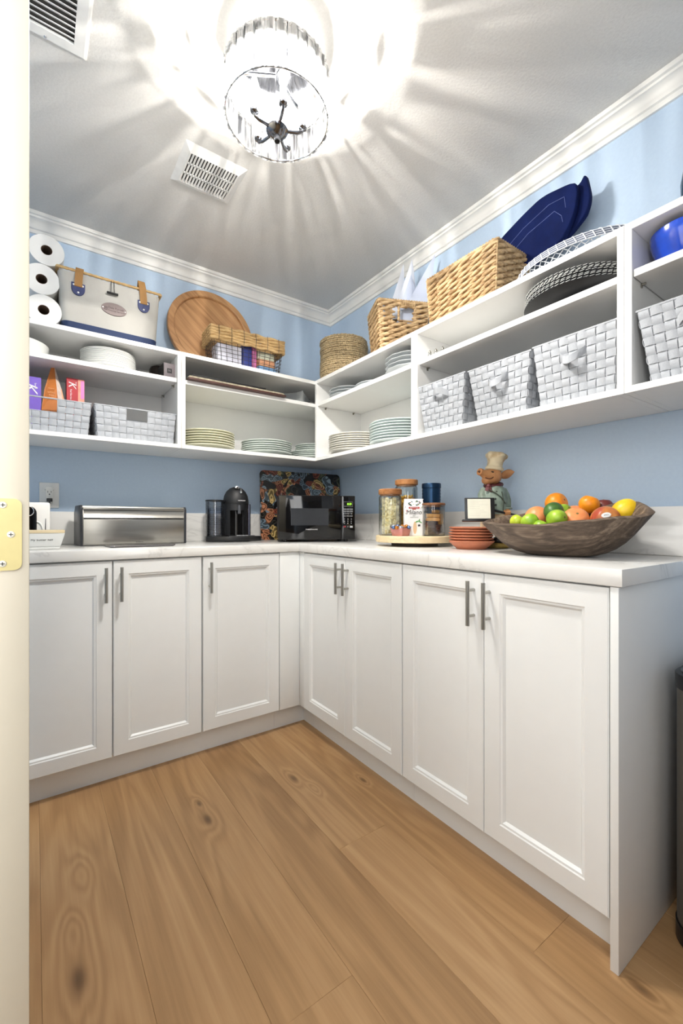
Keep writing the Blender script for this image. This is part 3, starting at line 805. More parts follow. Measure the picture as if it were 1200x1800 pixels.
def wicker(name, label, cat, loc, rz, W, D, h, rows, cell, flare=.0, cut=None, mt=None):
    """thick twisted strands woven round upright stakes"""
    mt = mt or WICK
    th = thing(name, label, cat, loc, rz)
    def path(zz):
        f = 1+flare*(zz/h-1)
        w_, d_ = W*f/2, D*f/2; c = .018
        corners = [(-w_, -d_), (w_, -d_), (w_, d_), (-w_, d_)]
        return w_, d_, c
    def at(u, zz):
        # u: metres round the top perimeter from front left corner
        w_, d_, c = path(zz)
        P = 2*(W+D); u = u % P
        if u < W: return Vector((-w_+2*w_*u/W, -d_, zz)), Vector((0, -1, 0))
        u -= W
        if u < D: return Vector((w_, -d_+2*d_*u/D, zz)), Vector((1, 0, 0))
        u -= D
        if u < W: return Vector((w_-2*w_*u/W, d_, zz)), Vector((0, 1, 0))
        u -= W
        return Vector((-w_, d_-2*d_*u/D, zz)), Vector((-1, 0, 0))
    nx = max(2, round(W/cell)); ny = max(2, round(D/cell))
    us = [W*i/nx for i in range(nx)]+[W+D*i/ny for i in range(ny)]
    us += [u+W+D for u in us]
    P = 2*(W+D); n = len(us); rh = h/rows
    for r in range(rows):
        q = MB(); zc = (r+.5)*rh
        for i in range(n):
            u0 = us[i]; u1 = us[(i+1) % n]
            if u1 <= u0: u1 += P
            L_ = u1-u0
            um = (u0+u1)/2 % P
            if cut and cut[0]-.012 < um < cut[1]+.012 and cut[2] < zc < cut[3]: continue
            for half in (0, 1):
                out = 1 if (half == 0) else -1
                pts = []; rad = []
                for k in range(7):
                    t = k/6; u = u0-.30*L_+t*1.6*L_
                    zz = zc+(t-.5)*rh*1.05*(1 if half == 0 else -1)
                    p, nn = at(u, max(0.002, min(h, zz)))
                    b_ = math.sin(PI*t)
                    pts.append(p+nn*(out*.0050*b_+.001)); rad.append(rh*(.13+.23*b_**.8))
                q.tube(pts, rad, 6)
        q.build('woven_row', mt, th, smooth=60)
    for u in us:
        if cut and cut[0]+.002 < u < cut[1]-.002:
            p0, nn = at(u, 0); p1, _ = at(u, cut[2])
        else:
            p0, nn = at(u, 0); p1, _ = at(u, h)
        q = MB(); q.cyl(p0+nn*.004, p1+nn*.004, .0028, n=6); q.build('stake', mt, th)
    # wrapped rims
    for zz, rr in ((h+.004, .0085), (.004, .007)):
        q = MB(); pts = []; m = int(P/.0065)
        for k in range(m):
            p, nn = at(P*k/m, zz); pts.append(p)
        q.tube(pts, [rr*(1+.22*(1 if k % 2 else -1)) for k in range(m)], 8, True)
        q.build('wrapped_rim', mt, th, smooth=60)
    if cut:
        q = MB(); m = 24
        for zz in (cut[2],):
            pts = [at(cut[0]+(cut[1]-cut[0])*k/m, zz)[0] for k in range(m+1)]
            q.tube(pts, [.005*(1+.2*(1 if k % 2 else -1)) for k in range(m+1)], 7)
        for uu in (cut[0], cut[1]):
            pts = [at(uu, cut[2]+(h-cut[2])*k/10)[0] for k in range(11)]
            q.tube(pts, [.006*(1+.2*(1 if k % 2 else -1)) for k in range(11)], 7)
        q.build('handle_binding', mt, th, smooth=60)
        q = MB(); pts = [at(cut[0]+(cut[1]-cut[0])*k/18, h-.008)[0] for k in range(19)]
        q.tube(pts, [.013*(1+.14*(1 if k % 2 else -1)) for k in range(19)], 8); q.build('handle', mt, th, smooth=60)
    q = MB(); w_, d_, c = path(0); q.box((-w_, -d_, .001), (w_, d_, .006)); q.build('base', mt, th)
    return th
TZ = ST1+.0005
u72 = math.radians(65)
bc = Vector((-.315, -.874))+Vector((math.cos(u72), math.sin(u72)))*.095+Vector((math.sin(u72), -math.cos(u72)))*.125
wicker('wicker_basket', 'small honey wicker basket with a handle hole, holding folded paper', 'basket', (bc.x, bc.y, TZ+.004), u72-PI/2, .25, .19, .236, 10, .056, .16, (.100, .182, .150, .205))
wicker('wicker_basket', 'large honey wicker basket under the navy canvas bag', 'basket', (-.197, -1.338, TZ+.004), 0, .205, .332, .190, 9, .056, .08)
# ------------------------------------------------------------------ things on the top of the shelves
for i, (x_, z_) in enumerate(((-1.610, 0), (-1.617, 1), (-1.600, 2))):
    t = thing('paper_roll', ['white paper roll, lowest of the three stacked at the left', 'white paper roll, middle of the three stacked at the left', 'white paper roll, topmost of the three stacked at the left'][i], 'paper roll', (x_, -.145, TZ+.0625+.1245*i), 0, 'stacked paper rolls', rx=PI/2)
    MB().lathe([(.020, -.1395), (.0615, -.1395), (.0625, -.1385), (.0625, .1385), (.0615, .1395), (.020, .1395)], n=48, caps=False).build('paper', PAPERW, t, smooth=40)
    m_ = MB(); prof = [(.0200, -.139), (.0200, .139), (.0190, .139), (.0190, -.139)]
    m_.add([(r*math.cos(2*PI*k/28), r*math.sin(2*PI*k/28), zz) for r, zz in prof for k in range(28)],
           [(i_*28+k, i_*28+(k+1) % 28, ((i_+1) % 4)*28+(k+1) % 28, ((i_+1) % 4)*28+k) for i_ in range(4) for k in range(28)])
    m_.build('core', CARD, t)
# picnic basket
CANV = mat('cream_canvas', rgb(186, 184, 178), .85, var=.04, scale=12, bump=.25, bscale=500)
NAVYB = mat('navy_band', rgb(28, 48, 88), .7, var=.06)
LEATH = mat('tan_webbing', rgb(160, 118, 66), .7, var=.1, bump=.3, bscale=400)
PATCH = mat('navy_leather', rgb(38, 50, 100), .55, var=.08, bump=.2)
pb = thing('picnic_basket', 'cream canvas picnic basket with navy base band, tan straps and wicker rim', 'basket', (-1.362, -.205, TZ))
def hoop(w0, d0, z0, w1, d1, z1, c=.03, n=5, off=0):
    rings = []
    for w_, d_, zz in ((w0, d0, z0), (w1, d1, z1)):
        r_ = []
        for (sx, sy, a0) in ((1, -1, -PI/2), (1, 1, 0), (-1, 1, PI/2), (-1, -1, PI)):
            for k in range(n+1):
                a = a0+PI/2*k/n
                r_.append((sx*(w_/2-c)+(c+off)*math.cos(a), sy*(d_/2-c)+(c+off)*math.sin(a), zz))
        rings.append(r_)
    m = len(rings[0])
    return rings[0]+rings[1], [(i, (i+1) % m, m+(i+1) % m, m+i) for i in range(m)]+[tuple(range(m))[::-1], tuple(range(m, 2*m))]
q = MB(); q.add(*hoop(.374, .19, .035, .402, .20, .242)); q.build('canvas_body', CANV, pb, smooth=40)
q = MB(); q.add(*hoop(.368, .188, 0, .3745, .191, .036, off=.0012)); q.build('base_band', NAVYB, pb, smooth=40)
m = 150; pts = []
for k in range(m):
    t = k/m*4; e = t % 1; i = int(t); w_, d_ = .202, .101
    cs = [(-w_, -d_), (w_, -d_), (w_, d_), (-w_, d_)]
    a, b = cs[i], cs[(i+1) % 4]; pts.append((a[0]+(b[0]-a[0])*e, a[1]+(b[1]-a[1])*e, .250))
MB().tube(pts, [.0062*(1.12 if k % 2 else .9) for k in range(m)], 8, True).build('wicker_rim', WICKD, pb, smooth=60)
def D_patch(x_, z_, par, w_=.050):
    poly = [(x_-w_/2, z_+.026)]+[(x_+w_/2*math.cos(a), z_+.004-(.030)*math.sin(a)) for a in [PI*(1-k/12) for k in range(13)]]+[(x_+w_/2, z_+.026)]
    yf = -.1005+(.242-z_)*.022
    q = MB(); q.prism(poly, yf-.004, yf+.002, 'y'); p = q.build('strap_patch', PATCH, par, smooth=30, bevel=.0008, seg=1)
    for dx, dz in ((-w_*.33, .016), (w_*.33, .016), (0, -.014)):
        q = MB(); q.ell((x_+dx, yf-.0048, z_+dz), (.0042, .0018, .0042), 12, 6); q.build('rivet', mat('silver_rivet', rgb(232, 232, 232), .4, .2), p)
for x_, lean in ((-.128, .006), (.128, -.010)):
    D_patch(x_, .174, pb)
    up_ = 0 if x_ < 0 else .022
    fr_ = [(x_, -.1055, .186), (x_+lean*.2, -.107, .215), (x_+lean*.6, -.110, .246+up_*.3), (x_+lean, -.106, .262+up_*.8), (x_+lean, -.096, .268+up_), (x_+lean*.9, -.080, .262+up_*.7), (x_+lean*.9, -.070, .24)]
    vs = []; fs = []
    for p in fr_:
        vs += [(p[0]-.0145, p[1], p[2]), (p[0]+.0145, p[1], p[2]), (p[0]+.0145, p[1]+.003, p[2]-.002), (p[0]-.0145, p[1]+.003, p[2]-.002)]
    for i in range(len(fr_)-1):
        for k in range(4): fs.append((i*4+k, i*4+(k+1) % 4, (i+1)*4+(k+1) % 4, (i+1)*4+k))
    fs += [(0, 1, 2, 3), tuple(len(vs)-4+k for k in (3, 2, 1, 0))]
    MB().add(vs, fs).build('strap', LEATH, pb, smooth=50)
q = MB(); q.cyl((-.022, -.110, .192), (.022, -.110, .192), .0050, n=10); q.build('toggle', BLACK, pb)
q = MB(); q.tube([(-.006, -.110, .192), (-.005, -.108, .225), (-.004, -.105, .252)], .0014, 6); q.tube([(.008, -.110, .192), (.007, -.108, .225), (.006, -.105, .252)], .0014, 6); q.build('cord_loop', BLACK, pb)
q = MB(); yo = -.0975
q.prism([(.008+.050*math.cos(2*PI*k/36), .128+.027*math.sin(2*PI*k/36)) for k in range(36)], yo-.0032, yo+.002, 'y')
pl = q.build('oval_plate', mat('brown_leather', rgb(124, 108, 106), .5, var=.06), pb, bevel=.0008, seg=1)
DK = mat('dark_print', rgb(66, 52, 52), .7)
text('Dale Purcell', .0125, DK, pl, (-.016, yo-.0034, .132), (PI/2, 0, 0), 'LEFT')
text('Financial Services', .0095, DK, pl, (-.016, yo-.0034, .120), (PI/2, 0, 0), 'LEFT')
q = MB(); q.box((-.031, yo-.0036, .119), (-.019, yo-.003, .121)); q.box((-.031, yo-.0036, .131), (-.019, yo-.003, .133)); q.box((-.031, yo-.0036, .119), (-.029, yo-.003, .133)); q.box((-.021, yo-.0036, .119), (-.019, yo-.003, .133)); q.box((-.027, yo-.0036, .124), (-.023, yo-.003, .128))
q.build('emblem', DK, pl)
for dx in (-.036, .052):
    q = MB(); q.ell((dx, yo-.0035, .128), (.0036, .0014, .0028), 10, 6); q.build('rivet', mat('plate_rivet', rgb(235, 235, 235), .3, 1), pl)
# round wooden tray leaning on the wall
tr_ = thing('round_tray', 'large round wooden tray with raised rim leaning on the wall', 'tray', (-.842, -.100, TZ), 0, None, rx=-math.radians(7.5))
R_ = .236
q = MB(); q.M = Matrix.Rotation(PI/2, 4, 'X')
q.lathe([(0, -.010), (R_-.004, -.010), (R_, -.006), (R_, .016), (R_-.003, .019), (R_-.030, .019), (R_-.034, .016), (R_-.036, .004), (R_-.036, .0015), (0, .0015)], n=72)
tb_ = q.build('tray_body', TRAYW, tr_, smooth=30); tb_.location = (0, 0, R_); tb_.rotation_euler = (0, math.radians(-48), 0)
# wire basket with woven lid band
wb = thing('wire_basket', 'dark wire basket with a braided seagrass collar, full of packets', 'basket', (-.713, -.222, TZ), math.radians(-2))
WIRE = mat('dark_wire', rgb(70, 66, 66), .4, .8)
W_, D_, H_ = .390, .135, .20
q = MB()
for k in range(13):
    x_ = -W_/2+.01+(W_-.02)*k/12
    for sy in (-1, 1): q.cyl((x_*.93, sy*D_*.46, .004), (x_, sy*D_/2, .125), .0013, n=5)
for k in range(6):
    y_ = -D_/2+.01+(D_-.02)*k/5
    for sx in (-1, 1): q.cyl((sx*W_*.465, y_*.92, .004), (sx*W_/2, y_, .125), .0013, n=5)
for k in range(7):
    f = .92+.08*k/6; zz = .004+.121*k/6
    q.tube([(-W_/2*f, -D_/2*f, zz), (W_/2*f, -D_/2*f, zz), (W_/2*f, D_/2*f, zz), (-W_/2*f, D_/2*f, zz)], .0014, 5, True)
q.build('wire_frame', WIRE, wb)
for r in range(5):
    q = MB(); zz = .124+r*.0148; m = 120; pts = []; rad = []
    for k in range(m):
        t = k/m*4; e = t % 1; i = int(t); w_, d_ = W_/2+.006, D_/2+.006
        cs = [(-w_, -d_), (w_, -d_), (w_, d_), (-w_, d_)]; a, b = cs[i], cs[(i+1) % 4]
        pts.append((a[0]+(b[0]-a[0])*e, a[1]+(b[1]-a[1])*e, zz+.0022*math.sin(k*.9+r))); rad.append(.0085*(1+.16*math.sin(k*1.05+r*2)))
    q.tube(pts, rad, 8, True); q.build('braided_row', WICKD, wb, smooth=60)
q = MB()
for k in range(6):
    x_ = -W_/2+.03+(W_-.06)*k/5
    q.tube([(x_, -D_/2-.0155, .116), (x_+.002, -D_/2-.0165, .15), (x_, -D_/2-.0155, .19)], .0013, 5)
q.build('binding_wire', WIRE, wb)
def packet(name, label, x0, x1, y0, y1, z0, z1, c, rz=0):
    o = MB().box((-(x1-x0)/2, -(y1-y0)*.36, 0), ((x1-x0)/2, (y1-y0)*.36, z1-z0)).build(name, mat(name+'_print', c, .45, var=.12, scale=40), None, bevel=.004)
    o.location = (-.713+(x0+x1)/2, -.222+(y0+y1)/2*.72, TZ+z0); o.rotation_euler = (0, 0, rz)
    return tag(o, label, 'packet')
packet('paper_pad', 'block of white paper lying in the wire basket, left side', -.165, -.035, -.07, .06, .006, .112, rgb(216, 216, 228))
packet('blue_packet', 'dark blue packet standing in the middle of the wire basket', -.030, .022, -.07, .05, .006, .132, rgb(52, 66, 140))
packet('pink_packet', 'slim pink packet beside the dark blue one in the wire basket', .027, .049, -.072, .05, .006, .137, rgb(196, 110, 160))
packet('orange_packet', 'orange and cream packet in the right of the wire basket', .062, .160, -.07, .05, .042, .078, rgb(214, 158, 120))
packet('striped_packet', 'blue and white striped packet at the bottom right of the wire basket', .060, .164, -.072, .05, .006, .040, rgb(120, 160, 200))
packet('pale_packet', 'pale green packet on top at the right of the wire basket', .060, .158, -.06, .05, .080, .122, rgb(196, 200, 180))
# seagrass chargers
NCH = 10; dz = .0236
ch0 = None; CC = (-.168, -.388)
for i in range(NCH):
    lab = 'round woven seagrass charger, %s of the tall stack in the corner' % ordinal(i, NCH)
    rz = random.uniform(0, 6)
    if ch0 is None:
        ch0 = thing('woven_charger', lab, 'placemat', (CC[0], CC[1], TZ), rz, 'stacked woven chargers')
        for j in range(2):
            q = MB(); m = 132
            rr = .133
            q.tube([(rr*math.cos(2*PI*k/m), rr*math.sin(2*PI*k/m), .0062+.0112*j+.0008*math.sin(k*.7+j)) for k in range(m)], [.0061*(1+.2*(math.sin(k*1.9+j))) for k in range(m)], 7, True)
            q.build('edge_coil', SEAG, ch0, smooth=60)
        q = MB(); q.lathe([(0, .004)]+[(.128*k/14, .006+.003*(k % 2)) for k in range(1, 15)]+[(.128, .016), (0, .016)], n=40); q.build('disc', SEAG, ch0)
    else: dup(ch0, (CC[0]+random.uniform(-.003, .003), CC[1]+random.uniform(-.003, .003), TZ+dz*i), rz, lab)
# folded paper in the small basket
PBL = mat('pale_blue_paper', rgb(196, 205, 226), .8, var=.04); PWH = mat('bluish_white_paper', rgb(222, 227, 238), .8, var=.03)
def fold(label, apex, a, fld, b, m_):
    t = thing('folded_paper', label, 'paper', a)
    A = Vector(a)
    P = [Vector(p)-A for p in (apex, a, fld, b)]
    q = MB(); q.sheet([P[0], P[1], P[2]], (.0012, .0012, 0)); q.build('left_flap', m_, t)
    q = MB(); q.sheet([P[0], P[2], P[3]], (.0012, .0012, 0)); q.build('right_flap', m_, t)
    return t
fold('tall pale paper fold at the left end of the small wicker basket', (-.108, -.827, 2.336), (-.176, -.771, 2.06), (-.130, -.815, 2.06), (-.092, -.830, 2.06), PWH)
fold('white pointed paper fold, second from the left in the small wicker basket', (-.101, -.881, 2.338), (-.182, -.820, 2.035), (-.118, -.880, 2.035), (-.062, -.897, 2.035), PWH)
fold('low blue paper fold in the middle of the small wicker basket', (-.127, -.900, 2.241), (-.180, -.865, 2.06), (-.129, -.912, 2.06), (-.080, -.926, 2.06), PBL)
fold('large blue paper fold with fine lines at the right of the small wicker basket', (-.055, -.992, 2.323), (-.210, -.880, 1.985), (-.082, -.965, 1.985), (-.058, -.930, 1.985), PBL)
# navy canvas bag lying over the big basket
nb = thing('canvas_bag', 'folded navy canvas bag with pale stitching propped over the large wicker basket', 'bag', (-.12, -1.45, 2.0))
def yz(poly, x0, x1, name, m_, par=nb, bev=.004):
    for _ in range(2):      # round the cloth's corners
        P2 = []
        for i in range(len(poly)):
            a, b = poly[i], poly[(i+1) % len(poly)]
            P2 += [(a[0]*.82+b[0]*.18, a[1]*.82+b[1]*.18), (a[0]*.18+b[0]*.82, a[1]*.18+b[1]*.82)]
        poly = P2
    q = MB(); q.prism([(p[0], p[1]) for p in poly], x0, x1, 'x'); return q.build(name, m_, par, world=True, bevel=bev, smooth=50)
yz([(-1.33, 2.0), (-1.37, 2.118), (-1.397, 2.149), (-1.50, 2.191), (-1.575, 2.213), (-1.693, 2.193), (-1.700, 2.15), (-1.690, 2.09), (-1.668, 2.048), (-1.64, 2.01), (-1.50, 1.985)], -.126, -.100, 'front_panel', NAVY)
yz([(-1.36, 2.05), (-1.41, 2.150), (-1.50, 2.187), (-1.575, 2.206), (-1.690, 2.190), (-1.713, 2.222), (-1.729, 2.138), (-1.725, 2.108), (-1.712, 2.076), (-1.65, 2.03), (-1.50, 1.99)], -.098, -.076, 'back_panel', NAVY)
yz([(-1.45, 2.12), (-1.51, 2.185), (-1.66, 2.208), (-1.668, 2.200), (-1.66, 2.10)], -.074, -.056, 'inner_fold', NAVY)
yz([(-1.38, 2.10), (-1.385, 2.17), (-1.41, 2.212), (-1.45, 2.234), (-1.485, 2.244), (-1.545, 2.254), (-1.57, 2.22), (-1.5, 2.1)], -.054, -.036, 'patterned_lining', twotone('white_navy_print', rgb(40, 52, 96), rgb(226, 230, 226), 60, .8, (1, 1, 1), .48, .52, .1))
for pts in ([(-1.405, 2.085), (-1.50, 2.135), (-1.60, 2.165), (-1.655, 2.160), (-1.66, 2.12)], [(-1.43, 2.055), (-1.52, 2.105), (-1.62, 2.130), (-1.645, 2.10), (-1.65, 2.075)]):
    q = MB(); q.tube([(-.1265, p[0], p[1]) for p in pts], .0009, 5); q.build('stitching', STITCH, nb, world=True)
# oval wire basket
ob = thing('oval_wire_basket', 'oval white wire mesh basket with coiled rim beside the wicker baskets', 'basket', (-.185, -1.725, TZ))
CW = mat('white_cord', rgb(206, 210, 216), .6, var=.1, scale=80); CN = mat('navy_cord', rgb(84, 92, 116), .7)
AX, AY, HZ = .130, .185, .053
def ov(a, f, zz): return (AX*f*math.cos(a), AY*f*math.sin(a), zz)
for j in range(7):
    q = MB(); q.tube([ov(2*PI*k/72, 1+.006*j, HZ-.0036*j) for k in range(72)], .0020, 6, True); q.build('rim_coil', CW if j % 2 == 0 else CN, ob)
for k in range(46):
    a = 2*PI*k/46; a2 = a+.07
    q = MB(); q.tube([ov(a, .975, HZ+.004), ov(a+.02, 1.035, HZ-.002), ov(a2, 1.055, HZ-.024)], .0019, 6); q.build('rim_wrap', CW, ob)
q = MB(); rows, n = 4, 46
for r in range(rows):
    for k in range(n):
        sh = .5*(r % 2)
        z0 = HZ-.020-r*.0085; z1 = z0-.0085; f0 = 1.0-.045*r; f1 = f0-.045
        a = 2*PI*(k+sh)/n; am = 2*PI*(k+sh+.5)/n; al = 2*PI*(k+sh-.5)/n
        q.tube([ov(a, f0, z0), ov(a+.02, (f0+f1)/2, (z0+z1)/2), ov(am, f1, max(z1, .003))], .0015, 5)
        q.tube([ov(a, f0, z0), ov(a-.02, (f0+f1)/2, (z0+z1)/2), ov(al, f1, max(z1, .003))], .0015, 5)
q.build('wire_mesh', CW, ob)
q = MB(); q.tube([ov(2*PI*k/60, .80, .003) for k in range(60)], .003, 6, True); q.build('base_ring', CW, ob)
# glass jar at the right edge
gj = thing('glass_vase', 'round blue-grey glass vase at the right edge on the top shelf', 'vase', (-.19, -2.085, TZ))
MB().lathe([(.040, 0), (.058, .02), (.072, .06), (.074, .10), (.066, .15), (.045, .19), (.036, .21), (.042, .222), (.038, .222), (.032, .21), (.04, .19), (.061, .15), (.069, .10), (.067, .06), (.05, .022), (0, .012)], n=40).build('vase_body', glass('blue_glass', (.36, .46, .56, 1), 1.3), gj)
# ------------------------------------------------------------------ crockery on the shelves
def plate_prof(r, h, foot=.55, rim=.003):
    return [(0, .003), (r*foot, .003), (r*foot, 0), (r*foot+.004, 0), (r*foot+.006, .004), (r*.70, h*.62), (r*.74, h*.74), (r-.003, h-.0042), (r-.0006, h-.0034), (r, h-.0016), (r-.0016, h), (r-.006, h-.0006), (r*.73, h*.74+.003), (r*.68, h*.62+.003), (r*foot, .0068), (0, .0068)]
def plate_stack(name, what, where, cat, c, zb, r, h, step, n, m_, group, wob=None, jit=.0015, foot=.55):
    me = None
    for i in range(n):
        lab = '%s, %s of %s' % (what, ordinal(i, n), where)
        if me is None:
            q = MB(); q.lathe(plate_prof(r, h, foot), n=56, wob=wob); o = q.build(name, m_, None, smooth=40); me = o.data
        else: o = place(name, me, None)
        o.location = (c[0]+random.uniform(-jit, jit), c[1]+random.uniform(-jit, jit), zb+i*step); o.rotation_euler = (0, 0, random.uniform(0, 6) if wob is None else .1*i)
        tag(o, lab, cat, group)
MZ = SM1+.0005
plate_stack('dinner_plate', 'cream dinner plate', 'the stack on the back shelf', 'plate', (-.898, -.185), BZ, .136, .022, .0122, 7, CREAMP, 'cream dinner plates')
plate_stack('dinner_plate', 'pale green dinner plate', 'the middle back shelf stack', 'plate', (-.563, -.185), BZ, .142, .022, .0115, 6, GREENP, 'pale green dinner plates')
plate_stack('dinner_plate', 'grey-white plate', 'the wide corner stack', 'plate', (-.256, -.172), BZ, .140, .020, .0105, 4, GREENP, 'corner shelf plates')
plate_stack('side_plate', 'small white plate', 'the narrow corner stack', 'plate', (-.243, -.172), BZ+.0105*3+.0145, .112, .018, .0108, 4, GREENP, 'corner shelf side plates')
plate_stack('dinner_plate', 'ivory plate', 'the stack right of the corner', 'plate', (-.178, -.525), BZ, .156, .022, .0118, 8, mat('ivory_glaze', rgb(236, 234, 226), .2, var=.02), 'ivory plates')
plate_stack('dinner_plate', 'pale glass plate', 'the stack right of the ivory plates', 'plate', (-.172, -.865), BZ, .150, .022, .0130, 8, PALEP, 'pale glass plates')
sc = lambda a, z_: 1+.045*abs(math.sin(a*6))
plate_stack('scalloped_plate', 'grey scalloped plate', 'the stack nearest the corner', 'plate', (-.190, -.475), MZ, .112, .024, .0165, 3, GREYP, 'grey scalloped plates left', sc)
plate_stack('flat_plate', 'flat white plate', 'the low pair between the scalloped stacks', 'plate', (-.190, -.705), MZ, .108, .018, .010, 2, GREYP, 'flat white plates')
plate_stack('scalloped_plate', 'grey scalloped plate', 'the stack against the divider', 'plate', (-.190, -.972), MZ, .122, .026, .0185, 4, GREYP, 'grey scalloped plates right', sc)
plate_stack('paper_plate', 'thin white plate', 'the thick stack on the left shelf', 'plate', (-1.362, -.192), MZ, .113, .016, .0058, 13, PORC, 'thin white plates', foot=.6)
wc = MB().lathe([(0, 0), (.108, 0), (.111, .003), (.110, .030), (.114, .058), (.112, .060), (.108, .058), (.105, .006), (0, .006)], n=56).build('white_container', PORC, None, smooth=40); wc.location = (-1.703, -.20, MZ); tag(wc, 'white round container at the far left on the wall shelf', 'container')
# square plates, corner to the front
me = None
for i in range(4):
    lab = 'square grey plate, %s of the stack beside the place mats' % ordinal(i, 4)
    if me is None:
        def sqf(u, v):
            x_ = (u-.5)*2; y_ = (v-.5)*2; e = max(abs(x_), abs(y_)); c_ = abs(x_*y_)
            return (x_*.088, y_*.088, .004+.012*max(0, e-.6)/.4+.012*c_**3)
        q = MB(); q.grid(sqf, 14, 14); q.grid(lambda u, v: (lambda p: (p[0], p[1], p[2]-.0035))(sqf(u, v)), 14, 14); o = q.build('square_plate', GREYP, None, smooth=60); me = o.data
    else: o = place('square_plate', me, None)
    o.location = (-.395, -.185, MZ+.0015+i*.0125); o.rotation_euler = (0, 0, PI/4-.08+.015*i); tag(o, lab, 'plate', 'square grey plates')
# flat place mats with a drooping front
BROWN = mat('brown_leather_mat', rgb(84, 52, 46), .5, var=.1); BLK = mat('black_leather_mat', rgb(26, 26, 30), .45, var=.1); STRP = mat('striped_mat', rgb(176, 168, 146), .8, var=.3, scale=60, stretch=(1, .02, 1))
def flatmat(label, x0, x1, y0, y1, zz, t, m_, rz=0):
    o = MB().box((-(x1-x0)/2, -(y1-y0)/2, 0), ((x1-x0)/2, (y1-y0)/2, t)).build('place_mat', m_, None, bevel=.0009, seg=1)
    o.location = ((x0+x1)/2, (y0+y1)/2, zz); o.rotation_euler = (0, 0, rz)
    tag(o, label, 'placemat', 'rectangular place mats')
flatmat('brown rectangular place mat, lowest of the flat pile on the back shelf', -1.046, -.525, -.352, -.02, MZ, .0045, BROWN)
flatmat('second brown rectangular place mat, lying on the lowest one', -1.044, -.53, -.350, -.02, MZ+.005, .004, BROWN, .004)
flatmat('striped cream place mat between the brown and the black mats', -1.044, -.535, -.347, -.02, MZ+.0095, .004, STRP, -.003)
flatmat('second striped place mat under the black mats', -1.040, -.54, -.345, -.02, MZ+.014, .004, STRP, .003)
flatmat('black place mat, wide, second from the top of the flat pile', -1.030, -.60, -.343, -.03, MZ+.0185, .004, BLK, .002)
flatmat('black place mat, topmost and shortest of the flat pile', -1.025, -.64, -.342, -.03, MZ+.023, .0045, BLK, -.004)
# capsule box and tin
nb_ = thing('capsule_box', 'small grey box with a black square logo beside the shelf divider', 'box', (-1.118, -.235, MZ), math.radians(2))
MB().box((-.0262, -.049, .0005), (-.0255, .049, .0755)).build('black_side', BLACK, nb_)
MB().box((-.0255, -.05, 0), (.026, .05, .076)).build('box_body', mat('warm_grey_card', rgb(128, 118, 122), .5, var=.04), nb_, bevel=.0015)
q = MB(); q.box((-.011, -.0508, .029), (.011, -.0498, .051)); lg = q.build('logo', BLACK, nb_)
text('N', .015, mat('grey_print', rgb(150, 142, 146), .5), lg, (0, -.0512, .040), (PI/2, 0, 0))
tn = thing('round_tin', 'dark round tin behind the small grey box', 'tin', (-1.128, -.115, MZ))
MB().lathe([(.0, 0), (.042, 0), (.044, .004), (.044, .085), (.038, .098), (.02, .106), (0, .108)], n=32).build('tin_body', mat('dark_brown_tin', rgb(52, 44, 42), .25, .3), tn)
# salt shakers
sm0 = None
for i, (y_, lab) in enumerate(((-1.172, 'small silver shaker nearest the divider on the upper shelf'), (-1.200, 'small silver shaker, middle of the three'), (-1.231, 'small silver shaker, last and half hidden of the three'))):
    if sm0 is None:
        sm0 = thing('salt_shaker', lab, 'shaker', (-.285, y_, MZ), 0, 'tiny silver shakers')
        MB().lathe([(.006, 0), (.0085, .004), (.010, .014), (.007, .026), (.005, .029)], n=20).build('shaker_body', CHROME, sm0)
        MB().lathe([(.0062, .0285), (.0065, .033), (.004, .0375), (.0015, .040), (0, .043)], n=16).build('shaker_cap', PINM, sm0)
    else: dup(sm0, (-.285+.006*i, y_, MZ), 0, lab)
# black charger with round braided mats
bc_ = thing('charger_plate', 'large black charger plate under the black and white round mats', 'plate', (-.188, -1.738, MZ))
MB().lathe([(0, 0), (.10, 0), (.105, .004), (.135, .016), (.166, .030), (.168, .033), (.164, .034), (.13, .020), (.10, .008), (0, .008)], n=64).build('plate_body', BLACKM, bc_, smooth=40)
BWM = twotone('black_braid', rgb(20, 22, 26), rgb(70, 72, 76), 190, .75, (1, 1, 1), .5, .7, .3); me = None
for i in range(8):
    lab = 'black and white round mat, %s of the stack on the black charger' % ordinal(i, 8)
    if me is None:
        o = bpy.data.objects.new('round_mat', None)
        q = MB(); mm = 150
        q.tube([(.158*math.cos(2*PI*k/mm), .158*math.sin(2*PI*k/mm), .026+.0008*math.sin(k*.8)) for k in range(mm)], [.0030*(1+.3*math.sin(k*1.3)) for k in range(mm)], 6, True)
        q.lathe([(0, .004), (.10, .004), (.13, .013), (.157, .0245), (.157, .0265), (.13, .0155), (.10, .0065), (0, .0065)], n=60)
        o = q.build('round_mat', BWM, None, smooth=50); me = o.data
    else: o = place('round_mat', me, None)
    if i == 0: me_s = None
    o.location = (-.188+random.uniform(-.004, .004), -1.738+random.uniform(-.004, .004), MZ+.0075+i*.0058); o.rotation_euler = (0, 0, i*.9); tag(o, lab, 'placemat', 'black and white round mats')
    if me_s is None:
        q = MB(); ns = 64
        for k in range(ns):
            a0 = 2*PI*k/ns; q.tube([(.1612*math.cos(a0+t*.075), .1612*math.sin(a0+t*.075), .0245+.0028*t) for t in (0, .5, 1)], .0009, 5)
        so = q.build('edge_stitching', mat('white_stitch', rgb(214, 216, 214), .8), o); so['kind'] = 'stuff'; me_s = so.data
    else:
        so = place('edge_stitching', me_s, o); so['kind'] = 'stuff'
